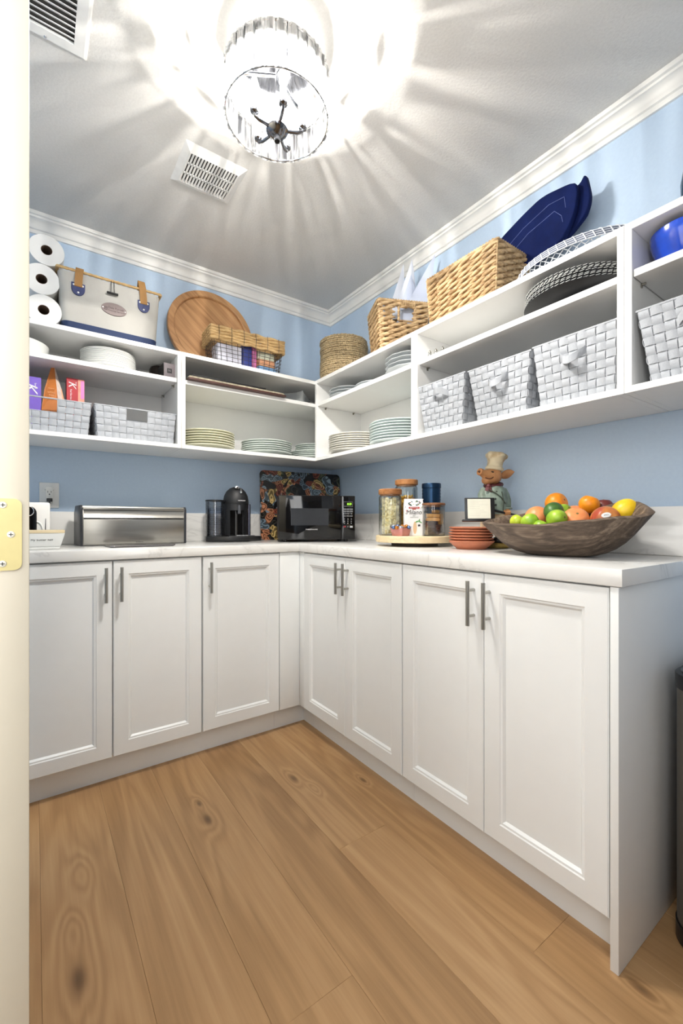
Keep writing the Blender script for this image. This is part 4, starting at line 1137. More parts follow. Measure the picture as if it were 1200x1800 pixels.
# blue bowls
BLU = mat('cobalt_glaze', rgb(26, 70, 186), .16, var=.25, scale=14, coat=.4)
def bluebowl(label, y_, x_=-.225):
    t = thing('blue_bowl', label, 'bowl', (x_, y_, MZ+(0 if y_ > -2.1 else .022)))
    prof = [(0, .0), (.040, 0), (.044, .004)]
    for k in range(10):
        f = k/9; prof.append((.050+.028*math.sin(f*PI/2)+.0012*(k % 2), .008+.082*f))
    prof += [(.079, .093), (.076, .094), (.073, .088), (.055, .02), (0, .008)]
    MB().lathe(prof, n=48).build('bowl_body', BLU, t, smooth=50)
    q = MB(); a = math.radians(214)
    for f in (.25, .45, .65, .85):
        r_ = .0515+.028*math.sin(f*PI/2); q.ell((r_*math.cos(a), r_*math.sin(a), .008+.082*f), (.004, .005, .006), 8, 6)
    q.build('gold_dabs', mat('gold_glaze', rgb(186, 160, 96), .3), t)
    return t
bluebowl('cobalt blue ribbed bowl with gold dabs beside the right divider', -2.031)
bluebowl('second cobalt blue bowl on an orange saucer at the right edge', -2.197)
osr = MB().lathe([(0, 0), (.05, 0), (.07, .012), (.072, .018), (.068, .019), (.048, .008), (0, .008)], n=40).build('orange_saucer', mat('orange_glaze', rgb(226, 140, 30), .25), None)
osr.location = (-.225, -2.197, MZ); tag(osr, 'orange saucer under the second blue bowl', 'saucer')
# cereal in the tray
TB = BZ+.0035
PURP = mat('purple_card', rgb(124, 96, 200), .4, var=.06); WPR = mat('white_print', rgb(240, 238, 240), .5)
def kmark(par, x_, y_, z_, s_):
    q = MB()
    for a, b, w0, w1 in (((-.4, .75), (-.12, -.1), .16, .10), ((.0, .80), (-.55, .15), .18, .12), ((-.25, .35), (.55, -.75), .12, .20)):
        A = Vector((a[0], 0, a[1])); B = Vector((b[0], 0, b[1])); d = (B-A).normalized(); n = Vector((-d.z, 0, d.x))
        pts = [A+n*w0/2, A-n*w0/2, B-n*w1/2, B+n*w1/2]
        q.sheet([(x_+p.x*s_, y_, z_+p.z*s_) for p in pts], (0, .0006, 0))
    return q.build('letter_mark', WPR, par, smooth=0)
p1 = thing('cereal_box', 'purple cereal box with white letter mark in the left woven tray', 'box', (-1.700, -.215, TB))
MB().box((-.082, -.03, 0), (.082, .03, .229)).build('box_body', PURP, p1, bevel=.001, seg=1)
text('K', .062, WPR, p1, (.046, -.0305, .186), (PI/2, PI/2, 0), shear=.35, ext=.0006)
text('Special', .009, WPR, p1, (.063, -.0305, .192), (PI/2, PI/2, 0))
q = MB(); q.box((-.082, -.0304, .0), (.082, -.0299, .095)); q.build('lower_panel', mat('lilac_card', rgb(158, 136, 222), .4, var=.1), p1)
p2 = thing('cereal_box', 'red cereal box with white letter mark and pink side in the left woven tray', 'box', (-1.4965, -.205, TB))
MB().box((-.032, -.04, 0), (.034, .04, .249)).build('box_body', mat('red_card', rgb(178, 36, 48), .4, var=.08), p2, bevel=.001, seg=1)
q = MB(); q.box((.010, -.0405, .0), (.034, -.0398, .247)); q.build('photo_strip', mat('peach_card', rgb(222, 150, 128), .4, var=.25, scale=30), p2)
q = MB(); q.box((.020, -.0408, .165), (.033, -.0404, .243)); q.build('pink_label', mat('pink_card', rgb(222, 122, 190), .4), p2)
text('K', .040, WPR, p2, (-.012, -.0405, .222), (PI/2, PI/2, 0), shear=.35, ext=.0006)
text('Special', .006, WPR, p2, (.003, -.0405, .226), (PI/2, PI/2, 0)); text('Red Berries', .0095, WPR, p2, (-.016, -.0405, .178), (PI/2, PI/2, 0))
ORA = mat('orange_foil', rgb(196, 118, 54), .35, var=.12, scale=12, bump=.25, bscale=40)
ob2 = thing('snack_bag', 'orange gable shaped bag with a clear side standing in the woven tray', 'bag', (-1.572, -.215, TB))
A_, Bt = (-.002, .010, .306), .0
q = MB(); zt_ = .306
fl = [(-.047, -.045, 0), (.012, -.055, 0), (.014, -.05, .10), (.008, -.03, .20), (0, -.002, .297), (-.012, 0, .285), (-.034, -.02, .19), (-.046, -.04, .09)]
q.sheet(fl, (0, .004, 0)); q.build('front_face', ORA, ob2, smooth=0)
q = MB(); q.sheet([(.012, -.055, 0), (.050, -.02, 0), (.046, -.016, .10), (.026, -.008, .20), (.001, 0, .297), (.008, -.03, .20), (.014, -.05, .10)], (-.001, .003, 0)); q.build('clear_side', mat('white_film', rgb(226, 214, 204), .3, var=.12, scale=60), ob2, smooth=0)
q = MB(); q.sheet([(.050, -.0205, .0), (.0505, -.0195, .045), (.0465, -.0165, .10), (.026, -.0085, .205), (.018, -.0125, .17), (.030, -.0205, .10), (.034, -.0305, .045)], (0, -.0012, 0)); q.build('side_stripe', ORA, ob2, smooth=0)
q = MB(); q.sheet([(-.047, -.045, 0), (-.046, -.04, .09), (-.034, -.02, .19), (-.012, 0, .285), (-.012, .03, .285), (-.034, .04, .19), (-.046, .05, .09), (-.047, .05, 0)], (.003, 0, 0)); q.build('back_face', ORA, ob2, smooth=0)
q = MB(); q.sheet([(-.012, -.001, .285), (0, -.003, .297), (.003, 0, .306), (-.004, 0, .303)], (0, .002, 0)); q.build('seal', mat('foil_seal', rgb(206, 190, 180), .4), ob2)
for k, (s_, zz, wd) in enumerate((('ORIGINAL', .190, .005), ('LITTLE', .172, .009), ('OAT', .160, .009), ('BITES', .148, .009))):
    text(s_, wd, mat('pale_print', rgb(216, 164, 116), .6), ob2, (-.010, -.0475+.0028*k if False else -.034-.0016*(k*2), zz), (PI/2-.2, 0, .12))

# ------------------------------------------------------------------ worktop: back wall
CZ = CH+.0005
ou = thing('wall_outlet', 'white double wall outlet with a house shaped adapter and black plug', 'outlet', (-1.5845, -.0005, 1.145))
MB().box((-.0385, -.006, -.059), (.0385, 0, .059)).build('cover_plate', mat('white_plate_plastic', rgb(240, 241, 240), .3, var=.01), ou, bevel=.003)
q = MB(); q.prism([(-.014, -.035), (.014, -.035), (.014, .024), (.019, .025), (.009, .037), (-.009, .037), (-.019, .025), (-.014, .024)], -.030, -.0055, 'y'); ad_ = q.build('plug_adapter', PORC, ou, bevel=.001)
q = MB(); q.box((-.0075, -.0305, .010), (-.0055, -.0298, .019)); q.box((.0055, -.0305, .010), (.0075, -.0298, .019)); q.ell((0, -.0302, .003), (.0026, .0008, .003), 10, 6); q.build('socket_slots', BLACK, ad_)
pg = MB().box((-.0115, -.048, -.031), (.0115, -.030, -.016)).build('black_plug', BLACK, ou, bevel=.002)
q = MB(); q.tube([(0, -.042, -.030), (.001, -.044, -.045), (-.004, -.055, -.07), (-.02, -.07, -.11), (-.05, -.08, -.18), (-.07, -.085, -.225)], .0028, 8); q.build('power_cord', BLACK, ou)
wa = thing('countertop_appliance', 'white countertop appliance with a rounded black front panel behind the butter dish', 'appliance', (-1.685, -.170, CZ))
q = MB(); q.box((-.10, -.085, 0), (.098, .085, .187)); q.build('body', mat('white_appliance_plastic', rgb(242, 241, 238), .25, var=.01), wa, bevel=.008, seg=3)
rr_ = [(.030*math.cos(a)+sx, .030*math.sin(a)+sz) for (sx, sz, a0) in ((.022, .142, 0), (-.06, .142, PI/2), (-.06, .03, PI), (.022, .03, 1.5*PI)) for a in [a0+PI/2*k/6 for k in range(7)]]
q = MB(); q.prism(rr_, -.093, -.084, 'y'); bp_ = q.build('front_panel', BLACKG, wa, bevel=.002)
q = MB(); q.tube([(.022+.020*math.cos(2*PI*k/32), -.094, .150+.020*math.sin(2*PI*k/32)) for k in range(32)], .0022, 8, True); q.build('dial_ring', CHROME, bp_)
q = MB(); q.tube([(.050+.024*math.sin(2*PI*k/20), -.086, .062+.045*math.cos(2*PI*k/20)) for k in range(11)], .0035, 8); q.build('side_rib', PORC, wa)
q = MB(); q.prism([(.078, 0), (.084, 0), (.083, .12), (.0815, .12)], -.0865, -.083, 'y'); q.build('slot', BLACKM, wa)
bd = thing('butter_dish', 'white ceramic butter dish with bamboo lid reading my butter half', 'dish', (-1.648, -.385, CZ))
W2, D2 = .104, .052
def frus(q, w0, d0, z0, w1, d1, z1):
    q.add([(-w0,-d0,z0),(w0,-d0,z0),(w0,d0,z0),(-w0,d0,z0),(-w1,-d1,z1),(w1,-d1,z1),(w1,d1,z1),(-w1,d1,z1)], [(0,3,2,1),(4,5,6,7),(0,1,5,4),(1,2,6,5),(2,3,7,6),(3,0,4,7)])
q = MB(); frus(q, .088, .048, 0, .090, .049, .010); q.build('foot', PORC, bd, bevel=.003)
q = MB(); frus(q, .090, .050, .010, .105, .060, .062); q.build('dish_body', PORC, bd, bevel=.003)
q = MB(); q.box((-.104, -.059, .0625), (.104, .059, .074)); q.build('lid', PINE, bd, bevel=.0015)
text('My butter half', .0112, mat('black_print', rgb(40, 38, 36), .6), bd, (.0305, -.0560, .037), (PI/2-.19, 0, 0), ext=.0003, spacing=1.08)
bb = thing('bread_box', 'wide stainless steel bread box with black ends and roll door', 'bread box', (-1.479, -.245, CZ), math.radians(3.5))
L_, Dp, H_ = .462, .185, .180
endp = [(0, 0), (0, .168), (.010, .180), (.15, .180), (Dp, .150), (Dp, 0)]
for x0 in (0, L_-.011):
    q = MB(); q.prism(endp, x0, x0+.011, 'x'); q.build('end_cap', mat('charcoal_plastic', rgb(44, 46, 52), .35), bb, bevel=.003)
q = MB(); q.prism([(.004, .002), (.004, .166), (.012, .1775), (.15, .1775), (Dp-.003, .148), (Dp-.003, .002)], .011, L_-.011, 'x'); q.build('body', STEELX, bb)
q = MB(); q.box((.011, .001, .160), (L_-.011, .006, .172)); q.build('top_strip', STEELX, bb, bevel=.001)
q = MB(); q.box((.014, .0012, .157), (L_-.014, .006, .160)); q.box((.014, .0012, .118), (L_-.014, .006, .1215)); q.build('seam_line', BLACK, bb)
q = MB(); q.prism([(.002, .1215), (-.004, .124), (-.003, .128), (.002, .134), (.003, .157), (.01, .157), (.01, .1215)][::-1], .014, L_-.014, 'x'); q.build('roll_grip', STEELX, bb, smooth=50)
q = MB(); q.box((.013, .0008, .006), (L_-.013, .006, .118)); q.build('roll_door', STEELX, bb, bevel=.0008)
text('brabantia', .007, BLACK, bb, (L_*.525, .0005, .012), (PI/2, 0, 0), sx=1.2)
tb = thing('flat_tray', 'thin silver tray with rounded corners lying in front of the bread box', 'tray', (-1.263, -.375, CZ), math.radians(2))
rr2 = [(.018*math.cos(a)+sx, .018*math.sin(a)+sy) for (sx, sy, a0) in ((.112, .072, 0), (-.112, .072, PI/2), (-.112, -.072, PI), (.112, -.072, 1.5*PI)) for a in [a0+PI/2*k/6 for k in range(7)]]
q = MB(); q.prism(rr2, .002, .008); q.build('tray_plate', mat('satin_grey_metal', rgb(150, 146, 146), .22, .9), tb, bevel=.0012)
q = MB(); q.prism([(p[0]*.97, p[1]*.96) for p in rr2], 0, .002); q.build('rubber_base', BLACK, tb)
# coffee machine, turned towards the room
cmz = thing('coffee_machine', 'black dome topped capsule coffee machine with clear water tank', 'coffee machine', (-.728, -.140, CZ), math.radians(-14))
q = MB()
q.prism([(.066*math.cos(a), .004+.066*math.sin(a)) for a in [PI*k/20 for k in range(21)]]+[(-.066, -.060), (.066, -.060)], 0, .004)
q.build('underside', BLACK, cmz)
q = MB()
q.prism([(-.165, .02), (-.165, -.085), (-.06, -.118), (-.045, -.120), (.07, -.120), (.12, -.100), (.125, -.085), (.125, -.04), (.07, .06), (-.10, .06)], .004, .029); q.build('base', BLACK, cmz, bevel=.003)
# column with an open bay at the front
q = MB(); pts = []
for k in range(41):
    a = -PI/2+.62+(2*PI-1.24)*k/40; pts.append((.066*math.cos(a), .066*math.sin(a)))
pts += [(.030, -.010), (-.030, -.010)][::1] if False else [(-.0375, -.02), (.0375, -.02)]
q.prism(pts, .029, .205); q.build('column', BLACKM, cmz, smooth=40)
q = MB(); q.prism([(.0655*math.cos(a), .0655*math.sin(a)) for a in [2*PI*k/48 for k in range(48)]], .170, .206); q.build('brew_head', BLACKM, cmz, smooth=40)
q = MB(); q.box((-.034, -.021, .03), (.034, -.018, .168)); q.build('bay_back', BLACKG, cmz)
q = MB(); q.lathe([(.068, .206), (.069, .212), (.0685, .225), (.064, .250), (.052, .274), (.034, .291), (.014, .299), (0, .300)], n=48); q.build('dome', BLACKM, cmz, smooth=60)
q = MB(); q.tube([(0, .02, .232), (0, .06, .234), (0, .095, .232)], [.060, .060, .056], 28); q.ell((0, .095, .232), (.056, .022, .056), 24, 12); q.build('rear_housing', BLACKM, cmz, smooth=50)
q = MB(); q.prism([(-.012, -.055), (.012, -.055), (.010, -.01), (-.010, -.01)], .292, .304); lv = q.build('lever_top', CHROME, cmz, bevel=.003)
lv.location = (0, 0, -.004)
q = MB(); q.tube([(.020, -.040, .283), (.021, -.052, .270), (.021, -.054, .262)], [.0075, .008, .006], 10); q.build('lever', CHROME, cmz)
q = MB(); q.lathe([(.009, .150), (.010, .156), (.009, .196)], (.010, -.0615, 0), 14); q.build('spout', mat('grey_spout', rgb(96, 98, 104), .25, .4), cmz)
q = MB(); q.box((-.004, -.028, .031), (.004, -.0215, .165)); q.build('chrome_rail', CHROME, cmz)
q = MB(); q.prism([(-.05, -.115), (.075, -.115), (.09, -.085), (.07, -.03), (-.05, -.03)], .0291, .033); dg_ = q.build('drip_grid', mat('dark_grid', rgb(60, 60, 62), .3, .5), cmz)
q = MB(); q.box((-.012, -.114, .033), (.05, -.098, .036)); q.build('drip_label', mat('silver_label', rgb(205, 207, 210), .25, .6), dg_)
text('NESPRESSO', .0085, WPR, cmz, (.022, -.0665, .2215), (PI/2-.05, 0, .32), ext=.0006)
q = MB(); q.lathe([(.049, .030), (.050, .034), (.050, .216), (.0485, .216), (.0485, .034), (.0, .032)], (-.113, -.028, 0), 36); tk = q.build('water_tank', DGLASS, cmz, smooth=40)
q = MB(); q.lathe([(0, .034), (.048, .034), (.048, .180), (0, .180)], (-.113, -.028, 0), 36); q.build('water', glass('water', (.88, .90, .95, 1), .8), tk)
q = MB(); q.lathe([(0, .216), (.051, .216), (.052, .219), (.051, .224), (0, .226)], (-.113, -.028, 0), 36); q.build('tank_lid', BLACK, cmz)
q = MB()
for k in range(24): q.tube([(-.113+.0505*math.cos(a), -.028+.0505*math.sin(a), .038+.0075*k) for a in [-2.6+.22*j for j in range(10)]], .0009, 4)
q.build('tank_ribs', glass('rib_glass', (.8, .82, .88, 1), 2.0, .1), tk)
q = MB(); q.cyl((.0735, .01, .03), (.0735, .01, .206), .009, n=14); q.build('side_column', mat('grey_lilac_metal', rgb(120, 122, 140), .2, .8), cmz)
# printed board leaning behind the microwave
br_ang = math.atan2(-.045, .542)
pbd = thing('serving_board', 'large rounded board with a swirling floral print leaning behind the microwave', 'board', (-.291, -.128, CZ), br_ang, None, rx=-math.radians(3))
rr3 = [(.025*math.cos(a)+sx, .025*math.sin(a)+sz) for (sx, sz, a0) in ((.247, .388, 0), (-.247, .388, PI/2), (-.247, .025, PI), (.247, .025, 1.5*PI)) for a in [a0+PI/2*k/6 for k in range(7)]]
q = MB(); q.prism(rr3, -.003, .003, 'y'); q.build('board_body', swirl_print(), pbd, smooth=30)
# microwave
FL = Vector((-.604, -.414)); FR = Vector((-.235, -.586)); wv = FR-FL; mw = wv.length; ang = math.atan2(wv.y, wv.x)
mo = thing('microwave', 'small black microwave with a glossy door standing in the corner', 'microwave', (FL.x, FL.y, CZ), ang)
H0, H1, MD = .012, .2462, .275
q = MB(); q.box((0, .012, H0), (mw, MD, H1)); q.build('casing', BLACKM, mo, bevel=.006)
q = MB(); q.box((0, 0, H0), (mw*.815, .013, H1)); md = q.build('door', BLACKG, mo, bevel=.004)
q = MB(); q.box((mw*.817, 0, H0), (mw, .013, H1)); mp_ = q.build('control_panel', BLACKG, mo, bevel=.004)
q = MB(); q.box((mw*.155, -.0006, .088), (mw*.645, .001, .178)); q.build('window', mat('window_mesh', rgb(58, 60, 64), .08, spec=.6), md)
text('FARBERWARE', .0085, WPR, md, (mw*.425, -.0005, .066), (PI/2, 0, 0), sx=1.2)
px = mw*.817
q = MB(); q.box((px+.010, -.0008, .188), (px+.062, .001, .215)); ds_ = q.build('display_frame', mat('display_bezel', rgb(96, 98, 98), .3), mp_)
q = MB(); q.box((px+.0125, -.0012, .1905), (px+.0595, 0, .2125)); q.build('display', BLACKG, ds_)
text('0:33', .0165, mat('green_digits', rgb(150, 230, 60), .5, emit=2.2), ds_, (px+.042, -.0015, .2015), (PI/2, 0, 0), shear=.12, sx=.85)
GRB = mat('grey_key', rgb(110, 112, 114), .5)
for r, zz in enumerate((.174, .162)):
    for k in range(3):
        q = MB(); q.box((px+.010+.018*k, -.0008, zz-.004), (px+.026+.018*k, .001, zz+.004)); q.build('key', GRB, mp_)
for r, (zz, ws) in enumerate(((.150, ('Popcorn', 'Potato', 'Pizza')), (.138, ('Cook', 'Defrost', 'Reheat')))):
    for k, s_ in enumerate(ws): text(s_, .0052, WPR, mp_, (px+.018+.018*k, -.0004, zz), (PI/2, 0, 0))
for r in range(3):
    for k in range(3): text(str(r*3+k+1), .0085, WPR, mp_, (px+.017+.018*k, -.0004, .121-.0115*r), (PI/2, 0, 0), ext=.0006)
text('0', .0085, WPR, mp_, (px+.035, -.0004, .080), (PI/2, 0, 0), ext=.0006)
q = MB(); q.box((px+.011, -.0008, .077), (px+.023, .001, .085)); q.build('stop_key', mat('red_key', rgb(150, 44, 56), .5), mp_)
q = MB(); q.box((px+.045, -.0008, .075), (px+.061, .001, .085)); q.build('start_key', mat('pale_key', rgb(188, 190, 192), .5), mp_)
q = MB()
for xx in (.035, mw-.045):
    for yy in (.03, MD-.04): q.lathe([(.010, 0), (.012, .003), (.012, .0125)], (xx, yy, 0), 14)
q.build('feet', BLACK, mo)
# ------------------------------------------------------------------ worktop: right wall
ls = thing('lazy_susan', 'round pale wood turntable carrying the jars', 'turntable', (-.232, -1.03, CZ))
LR = .176
MB().lathe([(0, .016), (LR-.004, .016), (LR, .020), (LR, .042), (LR-.004, .0455), (0, .0455)], n=72).build('top', PINE, ls, smooth=30)
MB().lathe([(0, 0), (.105, 0), (.105, .0155), (0, .0155)], n=48).build('turning_base', mat('dark_turning_base', rgb(70, 62, 54), .6), ls)
LZ = CZ+.046
RIBG = glass('ribbed_glass', (.965, .98, .975, 1), 1.0, .04)
def jar(label, loc, r, h, lid, lidh, ribs, gm):
    t = thing('glass_jar', label, 'jar', loc)
    wob = (lambda a, z_: 1+.02*math.cos(a*18)) if ribs else None
    prof = [(0, .0), (r-.004, 0), (r, .004), (r, h-.012), (r-.005, h-.004), (r-.005, h)] if ribs else [(0, 0), (r-.002, 0), (r, .002), (r, h)]
    q = MB(); n = 72 if ribs else 44
    pin = [(max(0, p[0]-.0028), p[1]+(.004 if p[1] < .006 else 0)) for p in prof][::-1]
    q.lathe(prof+pin[:-1]+[(0, .005)], n=n, wob=wob); q.build('glass_body', gm, t, smooth=50)
    q = MB(); q.lathe([(0, h-.006), (r-.006, h-.006), (r-.006, h), (r+.001, h+.0005), (r+.002, h+.003), (r+.002, h+lidh-.003), (r-.001, h+lidh), (0, h+lidh)], n=44); q.build('lid', lid, t, smooth=30)
    return t
J1 = (-.350, -.996); J2 = (-.222, -.966); J3 = (-.236, -1.148)
jar('ribbed glass jar of popcorn with a honey wood lid, front left on the turntable', (*J1, LZ), .0495, .181, ACACIA, .024, True, RIBG)
jar('taller ribbed glass jar of yellow snacks with wood lid, behind the popcorn jar', (*J2, LZ), .051, .232, ACACIA, .024, True, RIBG)
jar('plain glass jar of biscuits with a dark wood lid, right on the turntable', (*J3, LZ), .0475, .130, ACACIAD, .011, False, GLASS)
def icos(q, c, r):
    q.ell(c, r, 6, 4)
def fill(name, label, c, zb, r, h, size, n, m_, lumps, group=None, hmin=0):
    q = MB()
    for i in range(n):
        a = random.uniform(0, 2*PI); rad = r*math.sqrt(random.uniform(.35, 1)); zz = hmin+random.uniform(0, h)
        cx, cy = c[0]+rad*math.cos(a), c[1]+rad*math.sin(a)
        for k in range(lumps):
            d = Vector((random.gauss(0, 1), random.gauss(0, 1), random.gauss(0, 1))).normalized()*size*.55
            q.ell((cx+d.x, cy+d.y, zb+zz+d.z), [size*random.uniform(.5, .8) for _ in range(3)], 6, 4)
    q.lathe([(0, hmin), (r*.72, hmin), (r*.72, hmin+h*.96), (0, hmin+h*.96)], (c[0], c[1], zb), 20)
    o = q.build(name, m_, None, smooth=70); tag(o, label, 'food', None, 'stuff'); return o
fill('popcorn', 'popped white popcorn filling the ribbed front jar', J1, LZ+.010, .0355, .156, .0085, 560, twotone('popcorn_cream', rgb(238, 214, 140), rgb(250, 240, 198), 60, .8, lo=.3, hi=.5), 3)
fill('yellow_snacks', 'golden yellow snack pieces in the taller back jar', J2, LZ+.013, .036, .165, .0085, 330, twotone('golden_snack', rgb(224, 158, 44), rgb(248, 204, 92), 50, .6), 2)
# biscuits in the plain jar
cc = mat('dark_chocolate_biscuit', rgb(62, 38, 30), .6, var=.2, scale=60, bump=.4, bscale=120); wf = mat('wafer_biscuit', rgb(214, 164, 98), .7, var=.1, scale=60, bump=.3)
vdir = Vector((-.5785, -.8157, 0)); rdir = Vector((.8157, -.5785, 0))
def inj(a, b, zz): p = Vector((J3[0], J3[1], LZ+.006))+rdir*a-vdir*(-b); return (p.x, p.y, LZ+.006+zz)
va = math.atan2(rdir.y, rdir.x)
def biscuit(name, label, loc, size, m_, rz, group, rx=0, ry=0, cat='biscuit'):
    o = MB().box((-size[0]/2, -size[1]/2, 0), (size[0]/2, size[1]/2, size[2])).build(name, m_, None, bevel=min(size)*.18)
    o.location = loc; o.rotation_euler = (rx, ry, rz); return tag(o, label, cat, group)
for k in range(4):
    biscuit('chocolate_biscuit', 'dark biscuit on the left of the plain jar, %s of its pile' % ordinal(k, 4), inj(-.018, .004, .0138*k), (.036, .040, .0132), cc, va, 'chocolate biscuits')
for k in range(3):
    biscuit('chocolate_biscuit', 'dark biscuit on the right of the plain jar, %s of its pile' % ordinal(k, 3), inj(.021, .000, .0138*k), (.034, .036, .0132), cc, va+.2, 'chocolate biscuits')
for k in range(2):
    biscuit('wafer_biscuit', 'long golden wafer lying level in the plain jar, %s' % ('upper one' if k else 'lower one'), inj(-.006, .006, .057+.0165*k), (.056, .03, .0155), wf, va, 'golden wafers')
biscuit('wafer_biscuit', 'golden wafer standing on end at the right of the plain jar', inj(.030, -.002, .0425), (.014, .026, .046), wf, va+.3, 'golden wafers')
biscuit('wafer_biscuit', 'short golden wafer lying across the top of the biscuits', inj(.012, -.016, .092), (.036, .02, .014), wf, va+.8, 'golden wafers')
# biscuit bag
BAGW = mat('white_glossy_paper', rgb(236, 236, 236), .4, var=.02)
mb_ = thing('biscuit_bag', 'white paper biscuit bag printed with leaves and a flowing name', 'bag', (-.290, -1.081, LZ), va-.05); mb_.scale = (1.22, 1, 1.33)
W3, D3, H3 = .036, .021, .121
def bagf(u, v):
    # u round the bag, v up; the top rolls over to the back
    a = 2*PI*u; sx = math.copysign(abs(math.cos(a))**.35, math.cos(a)); sy = math.copysign(abs(math.sin(a))**.35, math.sin(a))
    t = max(0, (v-.80)/.2); rnd = math.sqrt(max(0, 1-t*t))
    return (sx*W3*(1-.10*t), sy*D3*(.25+.75*rnd)+.012*t, H3*v)
q = MB(); q.grid(bagf, 48, 20, True); q.lathe([(0, 0), (.02, .0)], n=8); q.build('bag_body', BAGW, mb_, smooth=50)
q = MB(); q.box((-W3*.9, .008, H3*.965), (W3*1.02, .030, H3*1.0)); q.build('rolled_top', BAGW, mb_, bevel=.004)
yb = -D3-.0008
def leaf(q, x_, z_, r_, a_):
    t_ = max(0, (z_/H3-.80)/.2); yb = -D3*(.25+.75*math.sqrt(max(0, 1-t_*t_)))+.012*t_-.0012
    q.sheet([(x_+r_*math.cos(a_)*t*2-r_*math.sin(a_)*s2, yb, z_+r_*math.sin(a_)*t*2+r_*math.cos(a_)*s2) for t, s2 in ((-.5, 0), (-.15, -.28), (.2, -.25), (.5, 0), (.2, .25), (-.15, .28))], (0, .0008, 0))
cols = [mat('print_dark_green', rgb(52, 84, 66), .5), mat('print_red', rgb(190, 60, 60), .5), mat('print_olive', rgb(160, 160, 80), .5), mat('print_blue', rgb(60, 84, 116), .5)]
for ci in range(4):
    q = MB(); rnd = random.Random(ci+3)
    for k in range(9 if ci == 0 else 6):
        x_ = rnd.uniform(-.031, .031); z_ = rnd.uniform(.099, .113) if abs(x_) < .024 else rnd.uniform(.062, .110)
        leaf(q, x_, z_, rnd.uniform(.0045, .007) if ci == 0 else rnd.uniform(.002, .004), rnd.uniform(0, 6))
    q.build('printed_leaves', cols[ci], mb_, smooth=0)
q = MB(); q.prism([(-.020, .091), (-.017, .088), (.017, .088), (.020, .091), (.017, .094), (-.017, .094)], yb, yb+.0008, 'y'); q.prism([(-.006, .085), (.006, .085), (.007, .088), (-.007, .088)], yb, yb+.0008, 'y')
bn = q.build('red_banner', mat('banner_red', rgb(172, 56, 52), .5), mb_, smooth=0)
text('PEPPERIDGE FARM', .0036, WPR, bn, (0, yb-.0004, .091), (PI/2, 0, 0))
text('Milano', .0205, mat('dark_brown_print', rgb(64, 56, 58), .5), mb_, (-.001, yb-.0002, .076), (PI/2, 0, 0), shear=.22, ext=.0002)
text('MINT', .0042, mat('grey_green_print', rgb(130, 140, 136), .5), mb_, (0, yb-.0002, .065), (PI/2, 0, 0)); text('CHOCOLATE', .0042, mat('grey_green_print_2', rgb(130, 140, 136), .5), mb_, (0, yb-.0002, .060), (PI/2, 0, 0), spacing=1.2)
q = MB()
for x_, z_, r_, a_ in ((.010, .046, .0075, .4), (.018, .049, .007, 1.4), (.023, .044, .006, 2.6)): leaf(q, x_, z_, r_, a_)
q.build('mint_leaf', mat('mint_green', rgb(80, 150, 66), .5), mb_, smooth=0)
q = MB(); q.prism([(.003+.012*math.cos(a)*.55, .026+.020*math.sin(a)) for a in [2*PI*k/20 for k in range(20)]], yb-.0004, yb+.001, 'y'); q.build('biscuit_picture', mat('tan_print', rgb(216, 184, 146), .5), mb_)
q = MB(); q.prism([(.014, .030), (.022, .031), (.021, .037), (.013, .036)], yb-.0006, yb+.001, 'y'); q.build('chocolate_picture', mat('dark_print_2', rgb(48, 44, 48), .5), mb_)
# heart bowl with sweets
hb = thing('heart_bowl', 'small pink heart shaped bowl of wrapped sweets', 'bowl', (-.358, -1.075, LZ), va)
PINK = mat('dusty_pink_ceramic', rgb(208, 142, 136), .4, var=.03)
def heart(a, s_):
    x_ = 16*math.sin(a)**3; y_ = 13*math.cos(a)-5*math.cos(2*a)-2*math.cos(3*a)-math.cos(4*a)
    return (x_*s_/16, (y_+2.5)*s_/16)
n = 60; q = MB(); vs = []; rows = [(.035, 0), (.037, .0015), (.0450, .030), (.0455, .034), (.0435, .034), (.042, .030), (.034, .005)]
for s_, zz in rows: vs += [(*heart(2*PI*k/n, s_), zz) for k in range(n)]
fs = [(i*n+k, i*n+(k+1) % n, (i+1)*n+(k+1) % n, (i+1)*n+k) for i in range(len(rows)-1) for k in range(n)]+[tuple(range(n))[::-1], tuple(range((len(rows)-1)*n, len(rows)*n))]
q.add(vs, fs); q.build('bowl_body', PINK, hb, smooth=40)
cm_ = [mat('blue_foil', rgb(96, 124, 172), .2, .7, .2, 80, .5, 200), mat('silver_foil', rgb(196, 204, 216), .2, .8, .2, 80, .5, 200), mat('amber_wrapper', rgb(190, 120, 40), .25, .3, .25, 80, .5, 200)]
cn = ['blue foil', 'silver foil', 'amber']
spots = [(-.028, -.012, 0, 0), (-.018, -.018, 2, 1), (-.004, -.020, 1, 2), (.010, -.012, 2, 3), (.026, -.008, 0, 4), (-.012, .006, 0, 5), (.005, .008, 2, 6), (.020, .010, 2, 7), (-.026, .010, 1, 8)]
pos = ['at the front left', 'left of the front middle', 'in the front middle', 'right of the front middle', 'at the right edge', 'in the back left', 'in the back middle', 'at the back right', 'at the back left edge']
